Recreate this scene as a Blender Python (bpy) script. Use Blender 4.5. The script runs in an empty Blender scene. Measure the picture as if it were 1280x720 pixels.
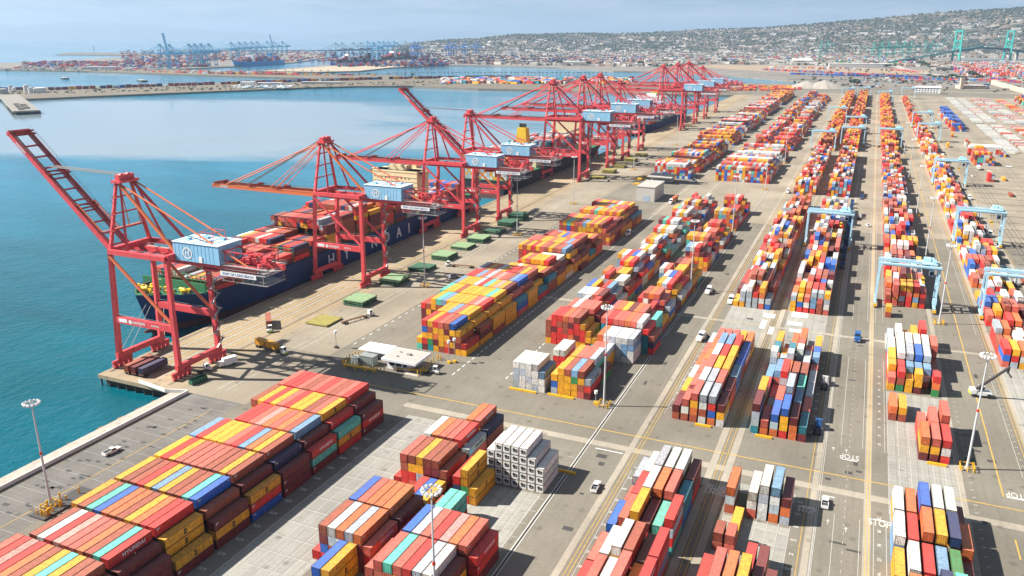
import bpy, math, random
from mathutils import Vector, Matrix, Euler
random.seed(7)
scn = bpy.context.scene
col = scn.collection
PI = math.pi
R = math.radians
# ---------------------------------------------------------------- camera
CAM_H = 123.0
FPX, VX, VY = 1005.0, 1098.0, 46.0          # focal length and vanishing point of the stack rows, 1280 x 720 frame
PITCH = math.atan((360 - VY) / FPX)
YAW = math.atan((VX - 640) / math.hypot(FPX, 360 - VY))
cam = bpy.data.cameras.new('camera')
cam.sensor_width = 36
cam.lens = FPX * 36 / 1280
cam.clip_start = 1
cam.clip_end = 200000
camo = bpy.data.objects.new('camera', cam)
col.objects.link(camo)
camo.location = (0, 0, CAM_H)
camo.rotation_euler = (PI / 2 - PITCH, 0, YAW)
scn.camera = camo
FW = Vector((-math.sin(YAW) * math.cos(PITCH), math.cos(YAW) * math.cos(PITCH), -math.sin(PITCH)))
RT = Vector((math.cos(YAW), math.sin(YAW), 0))
UP = RT.cross(FW)
def at(x, y, z=0.0):
    d = FW * FPX + RT * (x - 640) - UP * (y - 360)
    t = (z - CAM_H) / d.z
    return (d.x * t, d.y * t)
def proj(X, Y, Z):
    v = Vector((X, Y, Z - CAM_H)); q = v.dot(FW)
    if q < 1: return (-9e9, -9e9, q)
    return (640 + FPX * v.dot(RT) / q, 360 - FPX * v.dot(UP) / q, q)
# ---------------------------------------------------------------- light
SUN = Vector((-1.03, -0.39, 1.0)).normalized()
sd = bpy.data.lights.new('sun', 'SUN')
sd.energy = 5.0; sd.angle = R(0.53); sd.color = (1.0, 0.94, 0.85)
so = bpy.data.objects.new('sun', sd); col.objects.link(so)
so.rotation_euler = SUN.to_track_quat('Z', 'Y').to_euler()
wd = bpy.data.worlds.new('World'); scn.world = wd; wd.use_nodes = True
nt = wd.node_tree; nt.nodes.clear()
sky = nt.nodes.new('ShaderNodeTexSky'); sky.sky_type = 'NISHITA'; sky.sun_disc = False
sky.sun_elevation = math.asin(SUN.z); sky.sun_rotation = math.atan2(SUN.x, SUN.y)
sky.altitude = 20; sky.air_density = 0.45; sky.dust_density = 0.25; sky.ozone_density = 1.2
bg = nt.nodes.new('ShaderNodeBackground'); bg.inputs[1].default_value = 0.05
# thin high cloud mixed into the sky
tc = nt.nodes.new('ShaderNodeTexCoord'); mp = nt.nodes.new('ShaderNodeMapping'); mp.inputs['Scale'].default_value = (3.0, 3.0, 22.0)
nz = nt.nodes.new('ShaderNodeTexNoise'); nz.inputs['Scale'].default_value = 2.2; nz.inputs['Detail'].default_value = 6; nz.inputs['Roughness'].default_value = .55
cr = nt.nodes.new('ShaderNodeValToRGB'); cr.color_ramp.elements[0].position = .42; cr.color_ramp.elements[1].position = .66
cr.color_ramp.elements[0].color = (0, 0, 0, 1); cr.color_ramp.elements[1].color = (.6, .6, .6, 1)
mx = nt.nodes.new('ShaderNodeMixRGB'); mx.inputs[2].default_value = (8.5, 9.0, 9.8, 1)
out = nt.nodes.new('ShaderNodeOutputWorld')
L = nt.links.new
L(tc.outputs['Generated'], mp.inputs[0]); L(mp.outputs[0], nz.inputs['Vector']); L(nz.outputs[0], cr.inputs[0])
L(cr.outputs[0], mx.inputs[0]); L(sky.outputs[0], mx.inputs[1]); L(mx.outputs[0], bg.inputs[0]); L(bg.outputs[0], out.inputs[0])
scn.view_settings.view_transform = 'Standard'; scn.view_settings.look = 'None'
scn.view_settings.exposure = 1.08; scn.view_settings.gamma = 1
scn.view_settings.use_curve_mapping = False
scn.render.engine = 'CYCLES'
cy = scn.cycles
cy.use_denoising = True
cy.max_bounces = 6; cy.diffuse_bounces = 1; cy.glossy_bounces = 3; cy.transmission_bounces = 2; cy.volume_bounces = 0; cy.transparent_max_bounces = 4
cy.caustics_reflective = False; cy.caustics_refractive = False
# ---------------------------------------------------------------- materials
MATS = {}
def nodes_of(name):
    m = bpy.data.materials.new(name); m.use_nodes = True
    t = m.node_tree; b = t.nodes['Principled BSDF']
    return m, t, b
def add(t, kind, **kw):
    n = t.nodes.new(kind)
    for k, v in kw.items():
        if hasattr(n, k) and not k[0].isupper(): setattr(n, k, v)
        else: n.inputs[k.replace('_', ' ')].default_value = v
    return n
def mixc(t, fac, a, b, mode='MIX'):
    n = t.nodes.new('ShaderNodeMixRGB'); n.blend_type = mode
    for i, v in enumerate((fac, a, b)):
        if isinstance(v, (int, float)): n.inputs[i].default_value = v if i == 0 else (v, v, v, 1)
        elif isinstance(v, tuple): n.inputs[i].default_value = v if len(v) == 4 else v + (1,)
        else: t.links.new(v, n.inputs[i])
    return n.outputs[0]
def ramp(t, src, a, b, c0=0.0, c1=1.0):
    n = t.nodes.new('ShaderNodeMapRange'); n.inputs[1].default_value = a; n.inputs[2].default_value = b
    n.inputs[3].default_value = c0; n.inputs[4].default_value = c1
    t.links.new(src, n.inputs[0]); return n.outputs[0]
def noise(t, vec, scale, detail=4, rough=.55):
    n = add(t, 'ShaderNodeTexNoise'); n.inputs['Scale'].default_value = scale; n.inputs['Detail'].default_value = detail
    n.inputs['Roughness'].default_value = rough
    t.links.new(vec, n.inputs['Vector']); return n.outputs[0]
def scaled(t, vec, s, off=(0, 0, 0)):
    n = t.nodes.new('ShaderNodeMapping'); n.inputs['Scale'].default_value = s; n.inputs['Location'].default_value = off
    t.links.new(vec, n.inputs[0]); return n.outputs[0]
def mat(name, c, rough=.55, var=.16, scale=.6, metal=0.0, dirt=None):
    """Plain weathered surface: base colour broken up by two sizes of noise."""
    if name in MATS: return MATS[name]
    m, t, b = nodes_of(name)
    g = t.nodes.new('ShaderNodeNewGeometry').outputs['Position']
    f = mixc(t, .5, noise(t, g, scale), noise(t, g, scale * 7, 3))
    f = ramp(t, f, .3, .7, 1 - var, 1 + var)
    k = mixc(t, 1.0, c, f, 'MULTIPLY')
    if dirt:
        d = ramp(t, noise(t, scaled(t, g, (1, 1, .25)), scale * 2.3, 5), .52, .72, 0, .6)
        k = mixc(t, d, k, dirt)
    t.links.new(k, b.inputs['Base Color'])
    b.inputs['Roughness'].default_value = rough; b.inputs['Metallic'].default_value = metal
    MATS[name] = m
    return m
def paint_material(name, attribute=None):
    """Container paint: colour from the object (or a mesh colour attribute), sun-bleached dusty roof, rust and dirt."""
    m, t, b = nodes_of(name)
    geo = t.nodes.new('ShaderNodeNewGeometry'); g = geo.outputs['Position']
    if attribute:
        a = t.nodes.new('ShaderNodeAttribute'); a.attribute_name = attribute; base = a.outputs['Color']
        rnd = noise(t, g, .11, 1)
    else:
        oi = t.nodes.new('ShaderNodeObjectInfo'); base = oi.outputs['Color']
        ea = t.nodes.new('ShaderNodeAttribute'); ea.attribute_name = 'tint'; base = mixc(t, 1.0, base, ea.outputs['Color'], 'MULTIPLY'); rnd = oi.outputs['Random']
    f = ramp(t, noise(t, g, 1.1, 5, .6), .3, .7, .7, 1.2)
    k = mixc(t, 1.0, base, f, 'MULTIPLY')
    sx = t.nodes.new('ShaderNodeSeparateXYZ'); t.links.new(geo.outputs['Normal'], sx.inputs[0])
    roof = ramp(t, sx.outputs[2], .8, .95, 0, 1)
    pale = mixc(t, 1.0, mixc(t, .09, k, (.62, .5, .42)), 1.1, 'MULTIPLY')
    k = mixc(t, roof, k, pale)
    st = noise(t, scaled(t, g, (1, 1, .22)), 1.7, 6, .65)
    th = t.nodes.new('ShaderNodeMath'); th.operation = 'MULTIPLY_ADD'; t.links.new(rnd, th.inputs[0]); th.inputs[1].default_value = .14; th.inputs[2].default_value = 0
    ad = t.nodes.new('ShaderNodeMath'); ad.operation = 'ADD'; t.links.new(st, ad.inputs[0]); t.links.new(th.outputs[0], ad.inputs[1])
    rf = ramp(t, ad.outputs[0], .61, .78, 0, .62)
    k = mixc(t, rf, k, (.2, .085, .04))
    k = mixc(t, ramp(t, noise(t, g, 4.5, 3), .62, .8, 0, .3), k, (.1, .085, .07))
    t.links.new(k, b.inputs['Base Color']); b.inputs['Roughness'].default_value = .55
    return m
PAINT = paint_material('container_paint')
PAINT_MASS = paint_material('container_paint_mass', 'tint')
def mass_material(name, attribute='tint', rough=.8):
    m, t, b = nodes_of(name)
    a = t.nodes.new('ShaderNodeAttribute'); a.attribute_name = attribute
    g = t.nodes.new('ShaderNodeNewGeometry').outputs['Position']
    k = mixc(t, 1.0, a.outputs['Color'], ramp(t, noise(t, g, .12, 3), .3, .7, .85, 1.15), 'MULTIPLY')
    t.links.new(k, b.inputs['Base Color']); b.inputs['Roughness'].default_value = rough
    return m
MASS = mass_material('far_surfaces')
# ---------------------------------------------------------------- mesh builder
class MB:
    def __init__(s): s.v = []; s.f = []; s.c = []; s.cur = None
    def _add(s, vs, fs):
        o = len(s.v); s.v += [tuple(v) for v in vs]; s.f += [tuple(i + o for i in f) for f in fs]
        if s.cur is not None: s.c += [s.cur] * len(fs)
    def box(s, cx, cy, cz, sx, sy, sz, rz=0.0, base=False):
        if base: cz += sz / 2
        ca, sa = math.cos(rz), math.sin(rz); vs = []
        for z in (-.5, .5):
            for x, y in ((-.5, -.5), (.5, -.5), (.5, .5), (-.5, .5)):
                X, Y = x * sx, y * sy
                vs.append((cx + X * ca - Y * sa, cy + X * sa + Y * ca, cz + z * sz))
        s._add(vs, [(3, 2, 1, 0), (4, 5, 6, 7), (0, 1, 5, 4), (1, 2, 6, 5), (2, 3, 7, 6), (3, 0, 4, 7)]); return s
    def bar(s, p, q, w, h=None, w2=None, h2=None):
        """rectangular beam from p to q; w across, h in the vertical sense"""
        h = w if h is None else h; w2 = w if w2 is None else w2; h2 = h if h2 is None else h2
        p, q = Vector(p), Vector(q); d = (q - p).normalized()
        side = d.cross(Vector((0, 0, 1)))
        if side.length < 1e-4: side = Vector((1, 0, 0))
        side.normalize(); u = side.cross(d)
        vs = []
        for c, a, b in ((p, w, h), (q, w2, h2)):
            for x, y in ((-.5, -.5), (.5, -.5), (.5, .5), (-.5, .5)): vs.append(c + side * x * a + u * y * b)
        s._add(vs, [(3, 2, 1, 0), (4, 5, 6, 7), (0, 1, 5, 4), (1, 2, 6, 5), (2, 3, 7, 6), (3, 0, 4, 7)]); return s
    def tube(s, p, q, r, n=8, r2=None, cap=True):
        r2 = r if r2 is None else r2
        p, q = Vector(p), Vector(q); d = (q - p).normalized()
        a = d.cross(Vector((0, 0, 1)))
        if a.length < 1e-4: a = Vector((1, 0, 0))
        a.normalize(); b = d.cross(a); vs = []
        for c, rr in ((p, r), (q, r2)):
            for i in range(n):
                t = 2 * PI * i / n; vs.append(c + a * math.cos(t) * rr + b * math.sin(t) * rr)
        fs = [(i, (i + 1) % n, n + (i + 1) % n, n + i) for i in range(n)]
        if cap: fs += [tuple(range(n))[::-1], tuple(range(n, 2 * n))]
        s._add(vs, fs); return s
    def poly(s, pts, z0, z1=None):
        """flat polygon (z0) or prism z0..z1"""
        n = len(pts)
        if z1 is None: s._add([(x, y, z0) for x, y in pts], [tuple(range(n))]); return s
        s._add([(x, y, z0) for x, y in pts] + [(x, y, z1) for x, y in pts],
               [tuple(range(n))[::-1], tuple(range(n, 2 * n))] + [(i, (i + 1) % n, n + (i + 1) % n, n + i) for i in range(n)]); return s
    def quad(s, x0, y0, x1, y1, z): return s.poly([(x0, y0), (x1, y0), (x1, y1), (x0, y1)], z)
    def line(s, p, q, w, z):
        p, q = Vector(p), Vector(q); d = (q - p).normalized(); n = Vector((-d.y, d.x)) * w / 2
        return s.poly([tuple(p - n), tuple(q - n), tuple(q + n), tuple(p + n)], z)
    def mesh(s, name, m, smooth=False):
        me = bpy.data.meshes.new(name); me.from_pydata(s.v, [], s.f)
        if m: me.materials.append(m)
        if s.c:
            at_ = me.color_attributes.new('tint', 'FLOAT_COLOR', 'CORNER'); k = 0; buf = []
            for f, c in zip(s.f, s.c): buf += list(c) * len(f)
            at_.data.foreach_set('color', buf)
        if smooth: me.polygons.foreach_set('use_smooth', [True] * len(me.polygons))
        me.update(); return me
    def build(s, name, m, parent=None, loc=None, smooth=False):
        return put(name, s.mesh(name, m, smooth), parent, loc)
def put(name, me, parent=None, loc=None, rz=0.0):
    o = bpy.data.objects.new(name, me); col.objects.link(o)
    if parent: o.parent = parent
    if loc: o.location = loc
    if rz: o.rotation_euler = (0, 0, rz)
    return o
def tag(o, label=None, cat=None, group=None, kind=None):
    for k, v in (('label', label), ('category', cat), ('group', group), ('kind', kind)):
        if v: o[k] = v
    return o
def empty(name, loc=(0, 0, 0), rz=0.0, label=None, cat=None, group=None):
    o = bpy.data.objects.new(name, None); col.objects.link(o); o.location = loc; o.rotation_euler = (0, 0, rz)
    return tag(o, label, cat, group)
def structure(o, kind='structure'): o['kind'] = kind; return o
KIDS = {}
def copy_tree(o, parent=None):
    c = o.copy(); col.objects.link(c)
    if parent: c.parent = parent
    for ch in [x for x in o.children]: copy_tree(ch, c)
    return c
def clone(o, loc, rz=0.0, label=None, group=None, scale=None):
    c = copy_tree(o); c.location = loc; c.rotation_euler = (0, 0, rz)
    if label: c['label'] = label
    if group: c['group'] = group
    if scale: c.scale = (scale,) * 3 if isinstance(scale, (int, float)) else scale
    return c
TEXTS = {}
def text_mesh(s, size, m, spacing=1.0, bold=0.0, line=.85):
    key = (s, size, m.name, spacing, bold)
    if key in TEXTS: return TEXTS[key]
    cu = bpy.data.curves.new('lettering', 'FONT'); cu.body = s; cu.size = size; cu.align_x = 'CENTER'; cu.align_y = 'CENTER'
    cu.space_character = spacing; cu.space_line = line; cu.extrude = .006; cu.offset = bold; cu.resolution_u = 3
    o = bpy.data.objects.new('lettering', cu); col.objects.link(o)
    dg = bpy.context.evaluated_depsgraph_get(); dg.update()
    me = bpy.data.meshes.new_from_object(o.evaluated_get(dg)); me.name = 'lettering'
    me.materials.clear(); me.materials.append(m)
    bpy.data.objects.remove(o); bpy.data.curves.remove(cu)
    TEXTS[key] = me; return me
# orientations for lettering: text plane facing +x (reads towards +y), facing -y (reads towards +x), facing -x (reads towards -y), flat on the ground
FACE_PX = (PI / 2, 0, PI / 2); FACE_NY = (PI / 2, 0, 0); FACE_NX = (PI / 2, 0, -PI / 2); FLAT = (0, 0, 0)
def letters(name, s, size, m, parent, loc, rot, spacing=1.0, bold=0.0, line=.85):
    o = put(name, text_mesh(s, size, m, spacing, bold, line), parent, loc); o.rotation_euler = rot; return o
ORD = ['zeroth', 'first', 'second', 'third', 'fourth', 'fifth', 'sixth', 'seventh', 'eighth', 'ninth', 'tenth', 'eleventh', 'twelfth', 'thirteenth', 'fourteenth', 'fifteenth', 'sixteenth']
white_mark = mat('white_paint', (.74, .74, .72), .6, .12, 1.5); worn_mark = mat('worn_white_paint', (.50, .49, .45), .7, .3, 1.2)
yellow_mark = mat('yellow_paint', (.60, .37, .06), .6, .35, .6, dirt=(.3, .24, .15))
black_mark = mat('black_paint', (.025, .022, .02), .6, .1)
rubber = mat('tyre_rubber', (.022, .022, .024), .8, .1)
glass = mat('dark_window_glass', (.02, .035, .05), .08, .1)
grey_steel = mat('grey_steel', (.36, .36, .35), .5, .15)
dark_steel = mat('dark_steel', (.07, .065, .06), .6, .2)
concrete = mat('weathered_concrete', (.42, .38, .32), .85, .18, .25, dirt=(.22, .19, .15))
white_coat = mat('white_vehicle_paint', (.78, .78, .77), .3, .05)
# ---------------------------------------------------------------- ground, water, air
def paving(name, c, warm=(1, 1, 1), slab=None, streak=.5, seal=.5):
    m, t, b = nodes_of(name)
    g = t.nodes.new('ShaderNodeNewGeometry').outputs['Position']
    f = ramp(t, noise(t, g, .018, 5, .6), .3, .7, .74, 1.22)
    k = mixc(t, 1.0, c, f, 'MULTIPLY')
    k = mixc(t, 1.0, k, ramp(t, noise(t, g, .9, 5, .7), .25, .75, .86, 1.13), 'MULTIPLY')
    # tyre tracks along the lanes
    s = noise(t, scaled(t, g, (.55, .012, 1)), 1.0, 4, .6)
    k = mixc(t, ramp(t, s, .5, .72, 0, streak), k, tuple(v * .55 for v in c))
    s3 = noise(t, scaled(t, g, (.035, .02, 1)), 1.0, 6, .7)
    k = mixc(t, ramp(t, s3, .52, .68, 0, .42), k, tuple(v * .62 for v in c))
    k = mixc(t, ramp(t, noise(t, scaled(t, g, (2.2, .03, 1)), 1.0, 3, .6), .58, .75, 0, .35), k, tuple(v * .6 for v in c))
    # resurfaced rectangular patches and joints
    if slab:
        br = add(t, 'ShaderNodeTexBrick'); br.offset = 0; br.inputs['Scale'].default_value = 1
        br.inputs['Brick Width'].default_value = slab[0]; br.inputs['Row Height'].default_value = slab[1]
        br.inputs['Mortar Size'].default_value = .09; br.inputs['Mortar Smooth'].default_value = .2; br.inputs['Bias'].default_value = 0
        br.inputs['Color1'].default_value = (1, 1, 1, 1); br.inputs['Color2'].default_value = (.82, .82, .82, 1); br.inputs['Mortar'].default_value = (.5, .49, .47, 1)
        t.links.new(g, br.inputs['Vector']); k = mixc(t, seal, k, mixc(t, 1.0, k, br.outputs['Color'], 'MULTIPLY'))
    # oil drips and stains
    v = add(t, 'ShaderNodeTexVoronoi'); v.inputs['Scale'].default_value = .16; v.inputs['Randomness'].default_value = 1
    w_ = mixc(t, .25, g, noise(t, g, .8, 3), 'ADD'); t.links.new(w_, v.inputs['Vector'])
    k = mixc(t, ramp(t, v.outputs['Distance'], .03, .2, .5, 0), k, (.05, .047, .042))
    t.links.new(k, b.inputs['Base Color']); b.inputs['Roughness'].default_value = .85; b.inputs['Specular IOR Level'].default_value = .25
    bp = add(t, 'ShaderNodeBump'); bp.inputs['Strength'].default_value = .15; bp.inputs['Distance'].default_value = .05
    t.links.new(noise(t, g, 3.0, 3), bp.inputs['Height']); t.links.new(bp.outputs[0], b.inputs['Normal'])
    return m
ASPH = paving('worn_asphalt', (.205, .186, .15), streak=.3)
APRON = paving('apron_concrete', (.35, .28, .19), slab=(6.1, 9.2), streak=.28, seal=.4)
PALE = paving('pale_yard_concrete', (.31, .268, .205), slab=(12, 18), streak=.18, seal=.3)
SLOT = paving('slot_concrete', (.34, .33, .295), slab=(2.9, 6.4), streak=.12, seal=.7)
RUNWAY = paving('runway_concrete', (.37, .33, .265), slab=(9, 7.5), streak=.15, seal=.35)
SEAROAD = paving('sea_wall_asphalt', (.19, .18, .165), slab=(8.0, 5.5), streak=.3, seal=.5)
def edge(Y): return -258 - .012 * (Y - 197)
# water
m, t, b = nodes_of('harbour_water')
g = t.nodes.new('ShaderNodeNewGeometry').outputs['Position']
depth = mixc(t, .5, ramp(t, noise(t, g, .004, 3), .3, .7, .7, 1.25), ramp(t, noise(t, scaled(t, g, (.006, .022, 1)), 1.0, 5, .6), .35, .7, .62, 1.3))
b.inputs['IOR'].default_value = 1.33; b.inputs['Specular IOR Level'].default_value = .42; b.inputs['Roughness'].default_value = .1
warp = mixc(t, 1.0, g, mixc(t, 1.0, noise(t, g, .005, 4, .6), (160, 160, 0), 'MULTIPLY'), 'ADD')
n1 = noise(t, scaled(t, warp, (.0011, .0034, 1), (2.3, 1.1, 0)), 1.0, 7, .58)
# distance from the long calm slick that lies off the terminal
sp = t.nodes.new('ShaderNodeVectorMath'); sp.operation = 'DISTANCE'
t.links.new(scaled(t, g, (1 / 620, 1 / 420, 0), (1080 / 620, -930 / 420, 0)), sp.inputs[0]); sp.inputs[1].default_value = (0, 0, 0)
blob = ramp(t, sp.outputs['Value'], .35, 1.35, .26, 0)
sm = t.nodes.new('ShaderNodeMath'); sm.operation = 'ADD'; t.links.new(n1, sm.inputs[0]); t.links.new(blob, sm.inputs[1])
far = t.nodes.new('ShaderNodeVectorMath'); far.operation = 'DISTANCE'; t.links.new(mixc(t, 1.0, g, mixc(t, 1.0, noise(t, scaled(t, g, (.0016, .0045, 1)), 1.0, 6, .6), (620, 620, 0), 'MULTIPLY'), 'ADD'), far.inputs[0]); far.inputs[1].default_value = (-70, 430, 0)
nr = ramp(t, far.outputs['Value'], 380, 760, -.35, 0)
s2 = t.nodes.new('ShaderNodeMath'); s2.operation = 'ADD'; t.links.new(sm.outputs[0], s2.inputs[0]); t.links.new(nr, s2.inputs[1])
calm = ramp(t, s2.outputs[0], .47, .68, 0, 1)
# bright sky reflection on the slicks, painted as a pale base colour
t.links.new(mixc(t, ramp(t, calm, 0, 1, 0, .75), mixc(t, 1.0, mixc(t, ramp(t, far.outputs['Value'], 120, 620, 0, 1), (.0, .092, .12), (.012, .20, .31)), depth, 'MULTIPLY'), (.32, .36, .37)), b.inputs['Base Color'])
bp = add(t, 'ShaderNodeBump'); bp.inputs['Distance'].default_value = 1.0
rip = mixc(t, .5, noise(t, g, .33, 4, .65), noise(t, scaled(t, g, (1, .45, 1)), .09, 3, .5))
t.links.new(rip, bp.inputs['Height'])
t.links.new(ramp(t, calm, 0, 1, 1.0, .02), bp.inputs['Strength'])
t.links.new(bp.outputs[0], b.inputs['Normal'])
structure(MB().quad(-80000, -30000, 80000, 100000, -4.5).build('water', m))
# main terminal land and its paving zones, each sheet a few mm above the one below
land = MB().poly([(-214, -80), (700, -80), (700, 2380), (-322, 2387), (-330, 2003), (-290, 1990), (edge(1880) + 4, 1880), (edge(300) + 36.5, 300), (-221.5, 200), (-214, 198)], -6, 0)
structure(land.build('yard_ground', ASPH))
wh = MB(); ys = [196.5, 500, 900, 1400, 1885]
wh.poly([(edge(y), y) for y in ys] + [(edge(y) + 40, y) for y in ys[::-1]], -1.5, .03)
structure(wh.build('wharf_deck', APRON))
structure(MB().poly([(edge(y) + 1.6, y) for y in [198.5, 900, 1880]] + [(edge(y) + 38, y) for y in [1880, 900, 198.5]], -8, -1.5).build('wharf_underside', mat('dark_concrete', (.06, .058, .05), .8, .2, .4)))  # solid dark fill below the deck, set back behind the piles
pl = MB()
for i in range(9): pl.tube((edge(197) + 1 + i * 4.4, 197.1, -8), (edge(197) + 1 + i * 4.4, 197.1, -1.5), .32)
for i in range(60): pl.tube((edge(200 + i * 8) + .6, 200 + i * 8, -8), (edge(200 + i * 8) + .6, 200 + i * 8, -1.5), .32)
structure(pl.build('wharf_piles', mat('dark_concrete', (0, 0, 0))))
structure(MB().poly([(edge(y) + 40.05, y) for y in (198, 900, 1880)] + [(-188, 1880), (-188, 198)], .03).build('apron_paving', PALE))
structure(MB().poly([(-213, -80), (-190, -80), (-190, 198), (-213, 198)], .012).build('sea_wall_road', SEAROAD))
structure(MB().quad(-137, 565, 700, 2200, .012).build('far_yard_paving', PALE))
sl = MB()
for q in ((-131.5, 60, -111, 214), (-91, 150, -71.6, 185), (-111, 90, -71.6, 122), (18, 214, 37, 300), (-49, 328, -31, 377), (-23, 328, -6, 380), (-23, 209, -6, 214), (58.5, 212, 78, 343), (-23, 110, -6, 196), (17.8, 345, 35.2, 366)):
    sl.quad(q[0], q[1], q[2], q[3], .02)
structure(sl.build('storage_slabs', SLOT))
# revetment, sea wall
structure(MB().poly([(-219.5, -80), (-213.6, -80), (-213.6, 197.6), (-219.5, 195.5)], -2, .16).build('sea_wall_coping', concrete))
rv = MB(); rng = random.Random(3)
for i in range(420):
    y = rng.uniform(-40, 195); k = rng.random(); s = rng.uniform(.5, 1.5)
    rv.box(-219.6 - k * 4.6, y, -.6 - k * 4.2, s * 1.5, s * 1.2, s, rng.uniform(0, 3))
rv._add([(-219.4, -80, -.3), (-225, -80, -6), (-225, 196, -6), (-219.4, 196, -.3)], [(0, 3, 2, 1)])
structure(rv.build('rock_revetment', mat('brown_rock', (.17, .12, .075), .9, .4, .5)))
w_ = MB().box(-213.3, 58.5, .1, .35, 277, 1.25, base=True)
tag(w_.build('sea_wall_barrier', mat('white_barrier_paint', (.72, .72, .70), .7, .1)), 'long low white concrete barrier along the edge of the sea wall road', 'barrier wall')
br_ = MB().bar((-221.6, 194.6, .75), (-237, 196.9, .75), .35, 1.4).bar((-221.2, 194.5, .75), (-213.3, 197.3, .75), .35, 1.4)
tag(br_.build('wharf_end_barrier', mat('white_barrier_paint', (0, 0, 0))), 'short white barrier across the open end of the wharf', 'barrier wall')
# far shores
SHORE = mat('dry_shore_earth', (.165, .14, .105), .9, .3, .02)
ROCKY = mat('grey_shore_rock', (.20, .175, .14), .9, .3, .05)
CITYG = mat('dusty_city_ground', (.21, .19, .165), .9, .35, .012)
near = [(-1690, 1110), (-1656, 1143), (-1612, 1183), (-1563, 1293), (-1498, 1417), (-1440, 1525), (-1359, 1669), (-1330, 1740), (-1250, 1830), (-1112, 1904), (-900, 1868), (-659, 1887), (-487, 1856), (-278, 1880)]
far_ = [(-300, 2390), (-719, 2291), (-1086, 2256), (-1380, 2330), (-1547, 2146), (-1640, 1960), (-1723, 1700), (-1850, 1540), (-2004, 1389)]
structure(MB().poly(near + far_, -6, -.4).build('causeway', SHORE))
fr = MB()
for a, b_ in zip(near[:-1], near[1:]): fr.bar((*a, -3.0), (*b_, -3.0), 9, 5)
structure(fr.build('causeway_rocks', ROCKY))
structure(MB().poly([(-3300, 2190), (-3161, 2206), (-2711, 2240), (-2246, 2184), (-1860, 2140), (-1547, 2120), (-1380, 2330), (-1500, 2420), (-1860, 2360), (-2067, 2430), (-2542, 2500), (-3160, 2420)], -6, -.5).build('inner_causeway', SHORE))
structure(MB().poly([(-4200, 2330), (-3161, 2330), (-2570, 2560), (-2575, 2872), (-2720, 3500), (-3200, 4400), (-4300, 5830), (-5200, 5700), (-4500, 4200), (-3950, 2850)], -6, -.5).build('far_terminal_ground', CITYG))
structure(MB().poly([(-2140, 2500), (-1887, 2535), (-1785, 2655), (-1868, 3005), (-1820, 3380), (-1581, 3400), (-1209, 3288), (-903, 3042), (-758, 3039), (-459, 2869), (-190, 2530), (-100, 2390), (700, 2376), (5000, 2400), (12000, 13000), (-5200, 13000), (-3400, 6300), (-2700, 4700), (-2420, 3600)], -6, -.5).build('coastal_plain', CITYG))
structure(MB().poly([(-2120, 2515), (-1900, 2545), (-1800, 2655), (-1868, 3005), (-1930, 3300), (-2200, 3050)], -.4).build('sand_spit', mat('pale_sand', (.42, .35, .25), .9, .15, .02)))
structure(MB().poly([(-720, 3600), (-691, 3900), (-262, 3970), (200, 3560), (160, 3200), (-240, 3060)], -.38).build('bare_earth_field', mat('brown_bare_earth', (.33, .25, .17), .9, .2, .01)))
structure(MB().poly([(-5475, 4266), (-5994, 4769), (-5300, 5070), (-4538, 4338)], -6, -.8).build('breakwater_island', SHORE))
structure(MB().bar((-6400, 6200, -3), (-4300, 6900, -3), 30, 8).build('outer_breakwater', ROCKY))
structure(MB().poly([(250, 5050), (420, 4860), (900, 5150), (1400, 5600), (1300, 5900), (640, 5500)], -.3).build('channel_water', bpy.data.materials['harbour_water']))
# haze: one closed box of thin even air round everything
hm = bpy.data.materials.new('thin_haze'); hm.use_nodes = True; hn = hm.node_tree; hn.nodes.clear()
pv = hn.nodes.new('ShaderNodeVolumePrincipled'); pv.inputs['Color'].default_value = (.52, .74, 1, 1); pv.inputs['Density'].default_value = HAZE if 'HAZE' in globals() else 4.5e-5
pv.inputs['Anisotropy'].default_value = .2
ho = hn.nodes.new('ShaderNodeOutputMaterial'); hn.links.new(pv.outputs[0], ho.inputs['Volume'])
hz = MB().box(0, 20000, 447, 170000, 170000, 912).build('haze', hm); hz['kind'] = 'stuff'
# ---------------------------------------------------------------- shipping containers
CC = {'r': (.62, .03, .026), 'c': (.58, .115, .08), 'o': (.62, .15, .04), 'b': (.33, .075, .04), 'm': (.15, .018, .022), 'y': (.74, .345, .016),
      'w': (.62, .62, .58), 'g': (.38, .43, .47), 'B': (.02, .12, .48), 'N': (.014, .03, .10), 'S': (.16, .31, .48), 't': (.10, .50, .40),
      'T': (.015, .22, .29), 'G': (.03, .24, .07), 'p': (.58, .27, .23), 'K': (.07, .065, .03), 'R': (.66, .66, .63)}
CN = {'r': 'bright red', 'c': 'coral red', 'o': 'orange', 'b': 'rust brown', 'm': 'maroon', 'y': 'yellow', 'w': 'white', 'g': 'light grey', 'B': 'blue',
      'N': 'navy', 'S': 'steel blue', 't': 'mint green', 'T': 'teal', 'G': 'green', 'p': 'pale pink', 'K': 'olive', 'R': 'white refrigerated'}
CH, CW, CL, CS = 2.6, 2.37, 12.15, 6.02
CONT = []           # every container: dict
BLKH = {}           # (block, row) -> heights by stack
MIX = 'rrrrcccoobbbmmyyyyywwwggBBNStTGp'
def jit(c, rng, a=.12):
    k = 1 + rng.uniform(-a, a); return tuple(min(.8, v * k * (1 + rng.uniform(-a, a) * .35)) for v in CC[c]) + (1,)
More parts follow.
